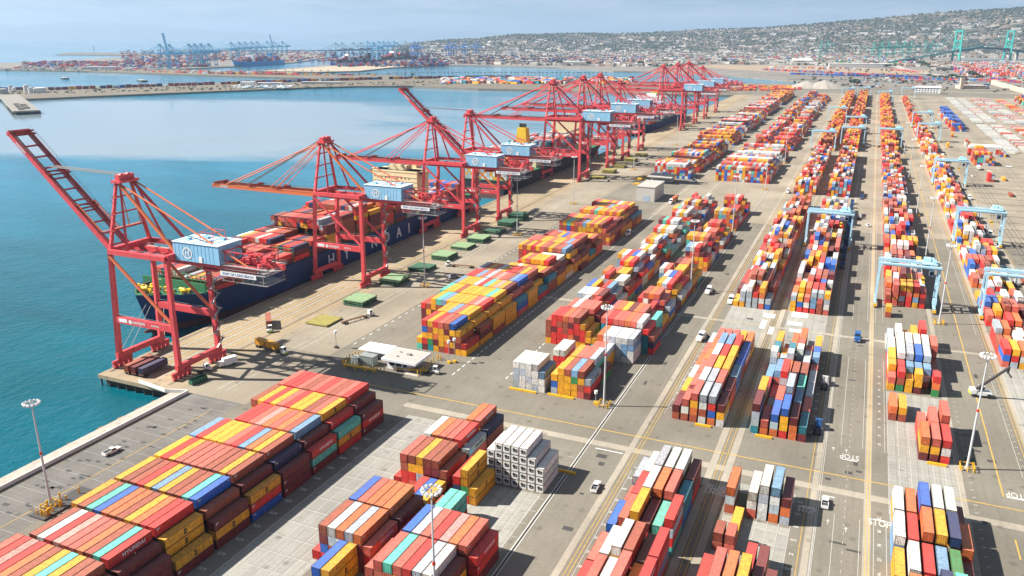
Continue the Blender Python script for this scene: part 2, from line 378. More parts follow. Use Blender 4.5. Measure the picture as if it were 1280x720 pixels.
def row_of(blk, row, x0, pitch, y0, tops, heights, pal=MIX, over=None, L=CL, near=True, seed=0, left='left'):
    """One row of stacks: tops = colour letter of each stack's top box ('.' no stack, '?' any), heights = digits, over = {(stack, tier): letter}."""
    rng = random.Random(hash((len(blk), row, seed, round(x0))) & 0xffff)
    hs = [0 if t == '.' else int(h) for t, h in zip(tops, heights)]
    BLKH[(blk, row)] = hs
    prev = pal[0]
    for s, (t, h) in enumerate(zip(tops, hs)):
        for k in range(h):
            c = t if k == h - 1 and t != '?' else (prev if rng.random() < .3 else rng.choice(pal))
            prev = c
            if over and (s, k) in over: c = over[(s, k)]
            CONT.append(dict(x=x0 + (s + .5) * pitch + rng.uniform(-.04, .04), y=y0 + L / 2 + rng.uniform(-.06, .06), z=k * CH, L=L, c=c,
                             blk=blk, row=row, s=s, k=k, h=h, near=near, rgb=jit(c, rng), n=len(hs)))
WARM = 'rrcccoobbbbmmmyyy'
YEL = 'yyyyyyyyyybbbmmmrrccooyB'
# -- block along the sea wall
LB = 'sea wall block'
def L_row(i, tops, side4, side3, n3=3, x5=None):
    """11 tall stacks at most, then a stack of four and a stack of three that step down to the lane"""
    n = len(tops); x0 = -141.8 - 2.55 * n
    t = tops + side4[-1] + side3[-1]; h = '5' * n + '4' + str(n3)
    ov = {(n, 3 - j): ch for j, ch in enumerate(side4[::-1])}
    ov.update({(n + 1, n3 - 1 - j): ch for j, ch in enumerate(side3[::-1])})
    row_of(LB, i, x0, 2.55, 90 + 13.06 * (i - 1), t, h, WARM, ov)
L_row(1, 'crprobytybb', 'mm', 'mmm')
L_row(2, 'bwrpccobtr', 'mmm', 'mmm')
L_row(3, 'ybtBoobyorr', 'mmyy', 'my', 2)
L_row(4, 'ybbryyyycbtB'[0:3] + 'ryS' + 'ybbtB', 'bb', 'mym')
L_row(5, 'yryccccbbyb', 'mm', 'Bry')
L_row(6, 'SryyycrSoyb', 'NN', 'mmm')
L_row(7, 'rrcpocobS', 'mm', 'mtr')
L_row(8, 'byrycryybcy', 'mr', 'ryt')
L_row(9, 'crrcbcrcbcr', 'mm', 'mrm')
# -- block with the white refrigerated boxes
row_of('left middle block', 0, -104.3, 2.5, 124.8, 'By.', '330', WARM, {(1, 1): 'y'})
row_of('left middle block', 1, -112.9, 2.5, 136.0, 'rbwogob', '1444443', 'mgwbrBgw', {(1, 2): 'm', (1, 1): 'B', (2, 2): 'g', (3, 2): 'w', (6, 2): 'c', (6, 1): 'r'})
row_of('left middle block', 2, -110.4, 2.5, 148.7, 'Bcooom', '444443', WARM)
row_of('left middle block', 3, -102.9, 2.5, 161.4, 'rBy', '222', WARM)
row_of('left middle block', 4, -112.9, 2.5, 174.0, 'rcbybbb', '1444443', 'bbyymr', {(1, 2): 'b', (2, 2): 'y', (3, 2): 'y', (4, 2): 'm', (5, 2): 'm', (1, 1): 'r', (2, 1): 'r', (3, 1): 'g'})
row_of('left middle block', 5, -110.4, 2.5, 187.6, 'woccrg', '444443', WARM)
row_of('left middle block', 6, -103.0, 2.5, 200.9, 'ocN', '443', WARM)
row_of('right middle block', 7, -93.2, 2.5, 129.6, 'cctcrgwm', '34444443'[0:8], 'mmbyry', {(0, 1): 'y'})
row_of('right middle block', 8, -90.7, 2.5, 142.3, 'BgcrpocrB'[0:7] + 'r', '44444443', 'mmmNg', {(7, 1): 'r', (7, 0): 'm'})
row_of('right middle block', 9, -93.2, 2.5, 155.0, 'ctt', '233', 'rtm', {(2, 1): 't', (2, 0): 'r'})
row_of('right middle block', 10, -93.2, 2.5, 172.9, 'ryy', '342', 'rNB', {(1, 2): 'y', (1, 1): 'G', (1, 0): 'r', (2, 0): 'y', (0, 1): 'N', (0, 0): 'r'})
row_of('reefer block', 11, -88.9, 2.52, 186.0, 'RRRRRRR', '4555543', 'R')
# -- long block behind the gate house
NB = 'gatehouse block'
ov = {(0, 0): 't', (0, 1): 'y', (1, 0): 'm', (1, 1): 'r', (1, 2): 'y', (1, 3): 'B', (2, 0): 'T', (2, 1): 'G', (2, 2): 'y', (2, 3): 'b', (3, 0): 'y', (3, 1): 'm', (3, 2): 'o', (3, 3): 'y',
      (4, 0): 'b', (4, 1): 'y', (4, 2): 'y', (4, 3): 'y', (5, 0): 'r', (5, 1): 'o', (5, 2): 'y', (5, 3): 'm', (6, 0): 'm', (6, 1): 'y', (6, 2): 'm', (6, 3): 'y', (7, 0): 'y', (7, 1): 'm', (7, 2): 'b', (8, 0): 'y'}
row_of(NB, 1, -159.7, 2.55, 268.6, 'yryrcbByr', '255555542', YEL, ov)
row_of(NB, 2, -159.7, 2.55, 281.6, 'yyyScyyyb', '355555543', YEL, {(7, 3): 'y', (8, 2): 'b', (8, 1): 'm', (8, 0): 'y'})
row_of(NB, 3, -172.4, 2.55, 294.7, 'mbytSyyyycprym', '44555555555543', YEL, {(0, 3): 'r', (1, 3): 'b', (2, 3): 'y', (13, 2): 'y', (13, 1): 'y', (12, 3): 'y'})
row_of(NB, 4, -169.9, 2.55, 307.8, 'tyybyyyyytyyyb'[0:11] + 'ym', '5555555555543'[0:13], YEL, {(11, 3): 'y', (12, 2): 'y', (12, 1): 'y'})
nrows = ['Syyygrtypym', 'rrScgcpcbSB', 'gbycwyrrbyb', 'yywyccyy', 'ycyyyr', 'rBScwwwww', 'ybyrycbybcS', 'ccbyycyycSc', 'cbyBcyrb', 'mrSyccbycyy', 'yctcyybcyrm', 'cytyccSycyb', 'rcyycbcycyr', 'ycwcyycbycc', 'cyyctyycycy', 'cyycSyccr', 'rcyycycwycy']
for i, tp in enumerate(nrows):
    wrow = i == 5
    if i in (10,): continue
    row_of(NB, 5 + i, -141.8 - 2.55 * len(tp), 2.55, 320.9 + 13.06 * i, tp + random.Random(i).choice('ybmc') + random.Random(i + 9).choice('ybmT'),
           ('33334' + '4' * 12)[:len(tp)] + '32' if wrow else str(5 - (i in (3, 9, 13))) * len(tp) + ('43' if i not in (2, 8) else '32'), 'wwwwg' if wrow else YEL, near=i < 6)
# -- block behind the tall lamp mast
PB = 'lamp mast block'
row_of('white fronted block', 1, -108.0, 2.5, 249.0, 'wwwwS', '44443', 'ggwwg')
row_of(PB, 2, -93.3, 2.5, 249.6, 'yybSbg', '344443'[0:6], 'yyGbor', {(5, 1): 'r', (5, 0): 'm', (0, 1): 'B', (0, 0): 'g', (1, 2): 'y', (2, 2): 'y', (3, 2): 'G', (4, 2): 'y', (1, 1): 'y', (2, 1): 'y', (3, 1): 'y', (4, 1): 'b', (4, 0): 'c', (3, 0): 'y'})
row_of(PB, 3, -90.8, 2.5, 262.6, 'yccgm', '44442', 'tybG', {(3, 2): 't', (3, 1): 'y'})
row_of('white fronted block', 4, -101.0, 2.5, 272.0, 'wwy', '330', 'rrr')
row_of(PB, 5, -88.3, 2.5, 275.6, 'ccg', '333', 'rty')
row_of('white fronted block', 6, -113.4, 2.5, 295.9, 'brrocbyyy', '455555432'[0:9], 'rrymbto', {(7, 1): 'y'})
row_of(PB, 7, -88.3, 2.5, 287.6, 'owgwwg', '444444', 'gwSgBw')
row_of(PB, 8, -90.8, 2.5, 300.6, 'crccocwrb', '555555543', 'rrbNT', {(8, 2): 'b', (8, 1): 'N', (8, 0): 'r'})
row_of('white fronted block', 9, -109.0, 2.5, 308.9, 'cwcccmm', '5555543', WARM)
row_of(PB, 10, -90.8, 2.5, 313.6, 'coymocct', '55555544'[0:8], 'rrbtT', {(7, 3): 't', (7, 2): 't', (7, 1): 'T'})
tr = random.Random(21)
MX2 = 'rrrccooyyyywwggBBSbbmmt'
for side, xr, n in ((0, -96.0, 7), (1, -71.0, 7)):
    for i in range(22):
        y0 = 323 + 13.06 * i + side * 4
        if tr.random() < .12: continue
        nn = n - tr.choice([0, 0, 1, 2]); base = tr.choice([3, 4, 4, 5, 5])
        if y0 > 600 : break
        tp = ''.join(tr.choice(tr.choice([MX2, YEL, 'rrcc', 'wwgwgr', MX2])) for _ in range(nn))
        hh = [max(1, base - tr.choice([0, 0, 0, 0, 1])) for _ in range(nn)]
        hh[-1] = max(1, base - 2); 
        if nn > 1: hh[-2] = max(1, base - 1)
        row_of('white fronted block' if side == 0 else PB, 11 + i + side * 30, xr - 2.5 * nn, 2.5, y0, tp, ''.join(map(str, hh)), MX2, near=False)
# -- far blocks of the same kind
def top_loader(blk, x0, x1, y0, y1, rng, base=(4, 5, 5), pals=(MX2, MX2, YEL, 'rrccob', 'wwgRRwr'), gap=.06):
    i = 0; y = y0
    while y < y1:
        if rng.random() > gap:
            n = int((x1 - x0) / 2.55) - rng.choice([0, 0, 1, 2]); b_ = rng.choice(base); pal = rng.choice(pals)
            hh = [b_] * n; hh[-1] = max(1, b_ - 2); hh[-2] = max(1, b_ - 1)
            row_of(blk, 100 + i, x1 - 2.55 * n, 2.55, y, ''.join(rng.choice(pal) for _ in range(n)), ''.join(map(str, hh)), MX2, near=False, seed=int(x0))
        y += 13.06; i += 1
tr = random.Random(5)
top_loader('qa', -177, -140.5, 727, 930, tr); top_loader('qb', -186, -142, 985, 1080, tr, pals=(YEL, MX2)); top_loader('qc', -187, -146, 1120, 1330, tr)
top_loader('qd', -190, -150, 1385, 1560, tr); top_loader('qe', -195, -152, 1620, 1890, tr, pals=(YEL, YEL, MX2))
top_loader('qf', -119, -73, 730, 905, tr, pals=(MX2, 'rrcwwg', 'RRwRRg', YEL)); top_loader('qg', -120, -100, 975, 1270, tr, base=(4, 5), pals=('rrccwg', 'rrccob', MX2)); top_loader('qh', -96, -73, 960, 1270, tr, base=(4, 5), pals=('rrcc', MX2, YEL))
top_loader('qi', -124, -104, 1330, 1900, tr, base=(3, 4, 5), gap=.2); top_loader('qj', -98, -77, 1310, 1840, tr, base=(3, 4, 5), gap=.15)
# -- blocks under the gantries: six stacks wide, every box its own height
def gantry_block(blk, x0, y0, y1, rng, prof, pal, near=False, dens=.97, first=1, pitch=2.92):
    i = first; y = y0
    while y < y1 - 6:
        L_ = CS if rng.random() < .25 else CL
        hh = [max(0, min(5, p + rng.choice([-1, -1, 0, 0, 0, 0, 1]))) if rng.random() < dens else 0 for p in prof]
        tl = []
        for h in hh: tl.append('.' if h == 0 else (tl[-1] if tl and tl[-1] != '.' and rng.random() < .22 else rng.choice(pal)))
        tp = ''.join(tl)
        row_of(blk, i, x0, pitch, y, tp, ''.join(map(str, hh)), pal, L=L_, near=near, seed=int(y))
        y += L_ + .35; i += 1
GP = 'rrrcccoowwwggbbmyyyBSN'
A_, B_, C_, D_ = -49.0, -23.3, 17.8, 59.0
AB = 'double gantry lane block'
row_of(AB, 0, A_, 2.92, 131.0, 'rrwoo.', '344440', 'rcw')
row_of(AB, 1, A_, 2.92, 143.6, 'rcwcor', '233434'[0:6], GP, {(5, 2): 'r', (4, 2): 'y'})
row_of(AB, 2, A_, 2.92, 156.2, 'cwwbKr', '234434', GP)
row_of(AB, 3, A_, 2.92, 171.9, 'Bcymtr', '234334', 'rcmgr', {(5, 2): 'g', (5, 1): 'r', (4, 1): 't', (2, 2): 'b'})
row_of(AB, 4, A_, 2.92, 184.4, 'crwocT', '134443', GP, {(3, 2): 'g', (5, 1): 'T'})
row_of(AB, 5, A_, 2.92, 196.9, 'gwgwwm', '234443', GP, {(5, 1): 'm', (5, 0): 'r'})
SB = 'sparse lane block'
row_of(SB, 1, B_, 2.85, 141.0, 'c..G..', '300300', GP, L=CL)
row_of(SB, 2, B_, 2.85, 153.6, 'rcoymm', '344433', 'rcom')
row_of(SB, 3, B_, 2.85, 166.2, '...rmm'[0:4] + 'm.', '000220', GP)
row_of(SB, 4, B_, 2.85, 178.8, 'bc....', '220000', 'bc', L=CS)
row_of(SB, 5, B_, 2.85, 185.2, '.y....', '010000', GP)
row_of(SB, 6, B_, 2.85, 197.2, 'o.wwSm', '303443', 'gowb', {(0, 1): 'g', (2, 0): 'c', (2, 1): 'w', (3, 2): 'g', (4, 2): 'w', (4, 1): 'g', (5, 1): 'o', (5, 0): 'g'})
CB = 'block beside the stop marking'
row_of(CB, 1, C_, 2.9, 165.0, 'wooNtB', '233443', GP)
row_of(CB, 2, C_, 2.9, 178.4, 'yoytNS'[0:1] + 'wrSGm', '233332', GP)
row_of(CB, 3, C_, 2.9, 191.2, 'wroyNo', '334443', GP)
row_of(CB, 4, C_, 2.9, 204.0, 'woBwwm', '334442', GP)
row_of('three stack block', 1, 26.1, 2.95, 249.6, 'ocr', '333', 'yr', {(0, 1): 'y', (1, 1): 'y', (2, 1): 'w', (0, 0): 'm', (1, 0): 'm', (2, 0): 'r'})
row_of('three stack block', 2, 26.1, 2.95, 262.2, 'ccco'[0:3], '234', 'rc')
row_of('lone pair', 1, 18.0, 2.85, 275.2, 'oy', '22', 'bm')
EB = 'steps block'
row_of(EB, 1, C_, 2.9, 301.6, 'cryy.r', '232303', 'ymGr', {(0, 0): 'y', (1, 1): 'b', (1, 0): 'G', (2, 0): 'y', (3, 1): 'y', (3, 0): 'm', (5, 1): 'o'}, L=CS)
row_of(EB, 2, C_, 2.9, 308.0, 'yrSSSB', '333332', GP, L=CS)
row_of(EB, 3, C_, 2.9, 314.6, 'ywgBgb', '344442', GP, {(5, 0): 'N'})
row_of(EB, 4, C_, 2.9, 327.2, 'wwwwwy', '344444', GP, {(5, 3): 'c'})
row_of(EB, 5, C_, 2.9, 345.6, 'gwryr.', '232340'[0:6], GP, {(2, 1): 'y'})
row_of(EB, 6, C_, 2.9, 388.0, 'y.....', '200000', 'b', L=CS)
FB = 'long lane block'
row_of(FB, 1, A_, 2.92, 247.2, 'mccggm', '234443', GP, {(0, 0): 'b', (1, 1): 'w', (1, 0): 'b', (2, 2): 'y', (2, 1): 'o', (2, 0): 'b', (3, 2): 'w', (3, 1): 'b', (3, 0): 'w', (4, 2): 'r', (4, 1): 'B', (4, 0): 'o', (5, 1): 'y', (5, 0): 'w'})
row_of(FB, 2, A_, 2.92, 260.0, 'ycwgcm', '234443', GP)
row_of(FB, 3, A_, 2.92, 272.8, 'wccyyS', '234443', GP)
row_of(FB, 4, A_, 2.92, 285.4, 'oowryB', '234443', GP)
row_of(FB, 5, A_, 2.92, 298.0, 'coSSrB', '234443', GP)
row_of(FB, 6, A_, 2.92, 310.6, 'gcccyo', '233333', GP)
tr = random.Random(11)
HB = 'middle lane block'
gantry_block(HB, B_, 247.2, 327, tr, (3, 2, 4, 4, 3, 3), 'rrccoowwggggbbmyyStTB', near=True)
gantry_block('ra2', A_, 377.3, 640, tr, (2, 3, 4, 4, 4, 3), 'wwggrrccobmyyB')
gantry_block('rb2', B_, 379.6, 640, tr, (3, 4, 4, 4, 4, 4), GP + 'ggwB')
gantry_block('rc5', C_, 408, 531, tr, (3, 4, 4, 4, 4, 3), GP, dens=.93)
gantry_block('rc6', C_, 538, 668, tr, (3, 4, 4, 4, 4, 3), GP)
gantry_block('rc7', C_, 675, 940, tr, (3, 4, 4, 4, 4, 3), GP); gantry_block('rc8', C_, 985, 1270, tr, (3, 4, 4, 4, 4, 3), 'rrcomyyyb'); gantry_block('rc9', C_, 1330, 1600, tr, (3, 4, 4, 4, 4, 3), 'rrcoyyyb'); gantry_block('rc10', C_, 1650, 1950, tr, (3, 3, 4, 4, 3, 3), 'rrcoyyyb')
for k, (a, b_) in enumerate(((691, 945), (985, 1270), (1315, 1600), (1640, 1990))):
    gantry_block('ra%d' % (k + 3), A_, a, b_, tr, (3, 4, 4, 4, 4, 4), GP if k < 1 else 'rrcomyyyyb'); gantry_block('rb%d' % (k + 3), B_, a, b_, tr, (3, 4, 4, 4, 4, 4), GP if k < 1 else 'rrcomyyyyb')
DB = 'right edge block'
row_of(DB, 1, D_, 2.95, 342.6, 'ryorom', '333323', 'cSrw', {(0, 1): 'B', (0, 0): 'c', (1, 1): 'r', (1, 0): 'g'})
row_of(DB, 2, D_, 2.95, 355.4, 'bowyrw', '223232', GP)
row_of(DB, 3, D_, 2.95, 368.0, 'gobwor', '332233', GP)
gantry_block(DB, D_, 381, 540, tr, (2, 3, 3, 3, 2, 2), 'rrccobyyywwgB', near=False, first=4, dens=.9)
gantry_block('rd2', D_, 548, 668, tr, (2, 3, 4, 3, 3, 2), 'rrccobyyywwgB', dens=.93)
gantry_block('rd3', D_, 676, 940, tr, (2, 3, 4, 3, 3, 2), 'rrccobyyywwgB', dens=.92); gantry_block('rd4', D_, 990, 1260, tr, (2, 3, 3, 3, 3, 2), 'rrccobyyyww', dens=.8); gantry_block('rd5', D_, 1330, 1500, tr, (2, 2, 3, 3, 2, 0), 'rrccoby', dens=.6); gantry_block('rd6', D_, 1560, 1900, tr, (1, 2, 3, 0, 0, 0), 'rrccoby', dens=.6)
# -- scattered far stacks on the rail side
top_loader('blue', 104, 124, 1258, 1540, random.Random(2), base=(4, 5), pals=('BBBBN', 'BBBN')); top_loader('redst', 102.6, 121, 926, 985, random.Random(3), base=(4, 5), pals=('rrcby', 'rrcyy'))
top_loader('whst', 104, 140, 1000, 1020, random.Random(4), base=(4,), pals=('www', 'RRR'), gap=0)
for (x, y, tp, hh) in ((104, 819, 'rg', '32'), (108.5, 1085, 'co', '32'), (117, 830, 'y', '1'), (112, 745, 'b', '1'), (131, 705, 'cy', '22'), (88, 1065, 'y', '2'), (84, 470, 'c', '2'), (86, 425, 'oN', '22'), (-137.6, 405.5, 'm', '1'), (101, 1180, 'y', '2'), (136, 560, 'ry', '11')):
    row_of('odd', int(y), x, 2.7, y, tp, hh, 'rywb', near=False)
# loose trailers nearer along the rails
tr = random.Random(18)
for i in range(70):
    x, y = tr.choice([(tr.uniform(142, 175), tr.uniform(640, 1030)), (tr.uniform(95, 150), tr.uniform(430, 900)), (tr.uniform(240, 330), tr.uniform(1050, 1900))])
    c = tr.choice('wwgrcoyb'); CONT.append(dict(x=x, y=y, z=1.3, L=13.0, c=c, blk='trail', row=i, s=0, k=0, h=1, near=False, rgb=jit(c, tr), n=1, rot=tr.choice([0, 0, PI / 2 - .1])))
# trailers parked in slanting ranks on the far right: boxes on chassis
tr = random.Random(8)
for rank, (x0, pal) in enumerate(((150, 'wwwwwgR'), (168, 'wwwwgcR'), (192, 'wwwgpo'), (210, 'wwwpcg'), (236, 'rcpwwy'))):
    for i in range(84):
        y = 1040 + i * 10.5 + tr.uniform(-.5, .5)
        if tr.random() < .16 or (1340 < y < 1385): continue
        for q in range(2):
            c = tr.choice(pal); CONT.append(dict(x=x0 + q * 6.1 if False else x0, y=y, z=1.3, L=13.5, c=c, blk='trail', row=i, s=rank * 2 + q, k=0, h=1, near=False, rgb=jit(c, tr), n=1, rot=PI / 2 - .12)) if q == 0 else None
row_of('farblue', 1, 262, 2.6, 1790, 'yycrBByy', '44455443', MX2, near=False); row_of('farblue', 2, 262, 2.6, 1830, 'yyrrBBNy', '44455444', MX2, near=False); row_of('farblue', 3, 264, 2.6, 1900, 'yyccBryy', '44455444', MX2, near=False)
# ---------------------------------------------------------------- container objects
def container_meshes(L_):
    """steel box: frame of posts and rails, corrugated sides, front wall and roof; door leaves are separate. Long axis y, doors at -y, origin at the base centre"""
    W, H = CW, CH - .05; hx, hy = W / 2, L_ / 2
    b = MB(); b.cur = (.36, .31, .27, 1)
    for sx in (-1, 1):
        for sy in (-1, 1): b.box(sx * (hx - .08), sy * (hy - .08), H / 2, .16, .16, H)
        b.box(sx * (hx - .05), 0, .08, .1, L_ - .32, .16); b.box(sx * (hx - .04), 0, H - .06, .08, L_ - .32, .12)
    for sy in (-1, 1):
        b.box(0, sy * (hy - .06), .08, W - .32, .12, .16); b.box(0, sy * (hy - .06), H - .07, W - .32, .12, .14)
    b.cur = (1, 1, 1, 1)
    def corr(n, length, place, z0, z1, d=.085):
        pts = []
        step = length / n; u = -length / 2
        for i in range(n):
            pts += [(u, 0), (u + step * .3, 0), (u + step * .5, d), (u + step * .8, d)]; u += step
        pts.append((length / 2, 0))
        vs = [place(a, w, z0) for a, w in pts] + [place(a, w, z1) for a, w in pts]; k = len(pts)
        b._add(vs, [(i, i + 1, k + i + 1, k + i) for i in range(k - 1)])
    n = int(L_ / .68)
    corr(n, L_ - .32, lambda a, w, z: (hx - .02 - w, a, z), .16, H - .12)
    corr(n, L_ - .32, lambda a, w, z: (-hx + .02 + w, -a, z), .16, H - .12)
    corr(6, W - .32, lambda a, w, z: (-a, hy - .02 - w, z), .16, H - .14)
    # roof sheets
    k = int(L_ / 1.1); step = (L_ - .24) / k
    for i in range(k): b.box(0, -L_ / 2 + .12 + (i + .5) * step, H - .035 - (i % 2) * .012, W - .16, step, .03)
    b.box(0, 0, .14, W - .2, L_ - .3, .04); b.box(0, -hy + .16, H / 2, W - .3, .04, H - .3)
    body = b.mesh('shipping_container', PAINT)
    doors = []
    for s in (-1, 1):
        d = MB(); w2 = W / 2 - .17; d.cur = (.95, .95, .95, 1)
        d.box(s * (w2 / 2 + .004), -hy + .06, H / 2 + .02, w2 - .02, .06, H - .34)
        d.cur = (.6, .58, .55, 1)
        for r in (.28, .78): d.box(s * w2 * r, -hy + .01, H / 2, .05, .05, H - .2)
        for z in (.55, 1.2, 1.85): d.box(s * w2 * .5, -hy + .022, z, w2 * .86, .02, .12)
        doors.append(d.mesh('door', PAINT))
    return body, doors
C40, C20 = container_meshes(CL), container_meshes(CS)
def reefer_unit():
    hy = CL / 2
    u = MB(); u.box(0, -hy + .03, 1.28, 2.06, .08, 2.15); u.box(0, -hy - .015, .42, 1.7, .05, .5)
    f = MB()
    f.tube((-.25, -hy - .06, 1.62), (-.25, -hy - .012, 1.62), .44, 14); f.tube((.5, -hy - .06, 1.5), (.5, -hy - .012, 1.5), .33, 12); f.box(.1, -hy - .03, .95, 1.3, .04, .26)
    return u.mesh('refrigeration_unit', mat('reefer_white', (.70, .70, .67), .5, .08, 1.0)), f.mesh('fan_grille', black_mark)
RU, RF = reefer_unit()
def exposed(c):
    """which faces stand free, from the heights of the neighbouring stacks"""
    if c['blk'] in ('trail', 'ship', 'odd', 'far'): return (True,) * 5
    hs = BLKH[(c['blk'], c['row'])]; s, k = c['s'], c['k']
    lf = s == 0 or hs[s - 1] <= k; rt = s == len(hs) - 1 or hs[s + 1] <= k
    fr = True; bk = True
    for o in ROWS.get(c['blk'], ()):
        if o[0] == c['row'] : continue
        gap_f = c['y'] - c['L'] / 2 - o[2]; gap_b = o[1] - (c['y'] + c['L'] / 2)
        if -.5 < gap_f < 2.2 or -.5 < gap_b < 2.2:
            h2 = next((h for x, h in o[3] if abs(x - c['x']) < 1.3), 0)
            if h2 > k:
                if -.5 < gap_f < 2.2: fr = False
                else: bk = False
    return (k == c['h'] - 1, lf, rt, fr, bk)
ROWS = {}
for c in CONT:
    r_ = ROWS.setdefault(c['blk'], {}).setdefault(c['row'], [c['row'], c['y'] - c['L'] / 2, c['y'] + c['L'] / 2, {}])
    r_[3][round(c['x'], 1)] = max(r_[3].get(round(c['x'], 1), 0), c['h'])
ROWS = {b: [(v[0], v[1], v[2], list(v[3].items())) for v in d.values()] for b, d in ROWS.items()}
for c in CONT:
    top, lf, rt, fr, bk = c['e'] = exposed(c)
    d = Vector((c['x'], c['y'], c['z'] - CAM_H)); D2 = d.length_squared
    x, y, q = proj(c['x'], c['y'], c['z'] + CH)
    n = d.normalized()
    a = top * CW * c['L'] * -n.z + (rt and c['x'] < 0) * c['L'] * CH * abs(n.x) + (lf and c['x'] > 0) * c['L'] * CH * abs(n.x) + fr * CW * CH * abs(n.y)
    inside = -15 < x < 1295 and 0 < y < 735
    c['score'] = a * (40 if c['c'] == 'R' and fr else 1) / D2 if inside and c['near'] else 0
CONT.sort(key=lambda c: -c['score'])
N_NEAR = 288
NEAR = [c for c in CONT[:N_NEAR] if c['score'] > 0]; REST = CONT[len(NEAR):]
TIER = ['bottom', 'second', 'third', 'fourth', 'fifth']
used_labels = {}
def label_of(c):
    t = 'top' if c['k'] == c['h'] - 1 else TIER[c['k']] + ' tier'
    name = CN[c['c']] + (' half-length' if c['L'] == CS else '')
    if c['blk'] == 'three stack block': s = f"{name} container, {t} of {ORD[c['s'] + 1]} stack, {'near' if c['row'] == 1 else 'far'} row of the three stacks by the mast"
    elif c['blk'] == 'lone pair': s = f"{name} container, {t} of the lone {'orange' if c['s'] == 0 else 'yellow'} topped stack"
    else: s = f"{name} container, {t} of {ORD[c['s'] + 1]} stack from left, {ORD[RANK[(c['blk'], c['row'])]]} row, {c['blk']}"
    return s
MSCM = black_mark
def box_object(name_c, c, z=None, x=None, y=None, rz=None):
    body, doors = C20 if c['L'] == CS else C40
    o = put('shipping_container', body, None, (c['x'], c['y'], c['z']))
    o.color = c['rgb']
    rng = random.Random(int(c['x'] * 31 + c['y'] * 17 + c['z']))
    reef = c['c'] == 'R'
    plain = c.get('logo') is None and not reef
    if plain and rng.random() < .45: o.rotation_euler = (0, 0, PI)
    if reef:
        u = put('refrigeration_unit', RU, o); put('fan_grille', RF, u)
    else:
        for d in doors: put('door', d, o).color = c['rgb']
    return o
RANK = {}
for b_, rows in ROWS.items():
    for i, r_ in enumerate(sorted(rows, key=lambda v: v[1])): RANK[(b_, r_[0])] = min(i + 1, 16)
def logo(o, c, rng):
    """markings on the long side that faces the lane"""
    hx = CW / 2 + .03; L_ = c['L']
    if c['c'] == 'y':
        if rng.random() < .75: letters('logo', 'm\nsc', 1.25, black_mark, o, (hx, L_ * .02, 1.32), FACE_PX, 1.0, .05, .62)
    elif c['blk'] == LB and c['c'] in 'rcmb':
        if (c['row'], c['k']) in ((2, 4), (7, 2), (9, 1)): letters('lettering', 'HYUNDAI', 1.3, white_mark, o, (hx, .8, 1.4), FACE_PX, 1.15, .03)
        elif rng.random() < .6: MB().box(hx, -L_ / 2 + .9, 1.95, .012, .9, .22).box(hx, -L_ / 2 + .7, 1.6, .012, .5, .14).build('marking', white_mark, o)
    elif c['c'] in 'rc' and c['k'] >= 2 and rng.random() < .6: letters('lettering', 'HYUNDAI', 1.15, white_mark, o, (hx, .8, 1.5), FACE_PX, 1.15, .03)
    elif c['c'] == 'o' and rng.random() < .7: letters('lettering', 'Hapag-Lloyd', 1.0, white_mark, o, (hx, .6, 1.4), FACE_PX, 1.05, .02)
    elif c['c'] == 'g' and L_ > 7 and rng.random() < .6:
        letters('lettering', 'MAERSK', 1.15, black_mark, o, (hx, 1.2, 1.3), FACE_PX, 1.2, .03)
        q = MB().box(hx, -4.3, 1.3, .02, 1.5, 1.5).build('logo', mat('star_panel_blue', (.15, .5, .72), .5, .05), o)
    elif c['c'] in 'mb' and rng.random() < .16: letters('lettering', 'HYUNDAI', 1.0, white_mark, o, (hx, -.6, 1.4), FACE_PX, 1.15, .03)
    elif rng.random() < .5: q = MB().box(hx, -L_ / 2 + .9, 1.95, .012, .9, .22).box(hx, L_ / 2 - .8, 2.05, .012, .5, .18).build('marking', white_mark, o)
for c in NEAR:
    rng = random.Random(int(c['x'] * 77 + c['y'] * 13 + c['k'] * 5))
    want = c['e'][2] and c['x'] < 0 and c['c'] != 'R'
    if want: c['logo'] = True
    o = box_object('shipping_container', c)
    tag(o, label_of(c), 'shipping container', 'shipping containers stacked in the yard')
    if want: logo(o, c, rng)
# every remaining box of the kind: one mass
def mass_box(b, c):
    b.cur = c['rgb']; rot = c.get('rot', 0.0)
    b.box(c['x'], c['y'], c['z'], CW, c['L'], CH - .08, rot, base=True)
mass = MB()
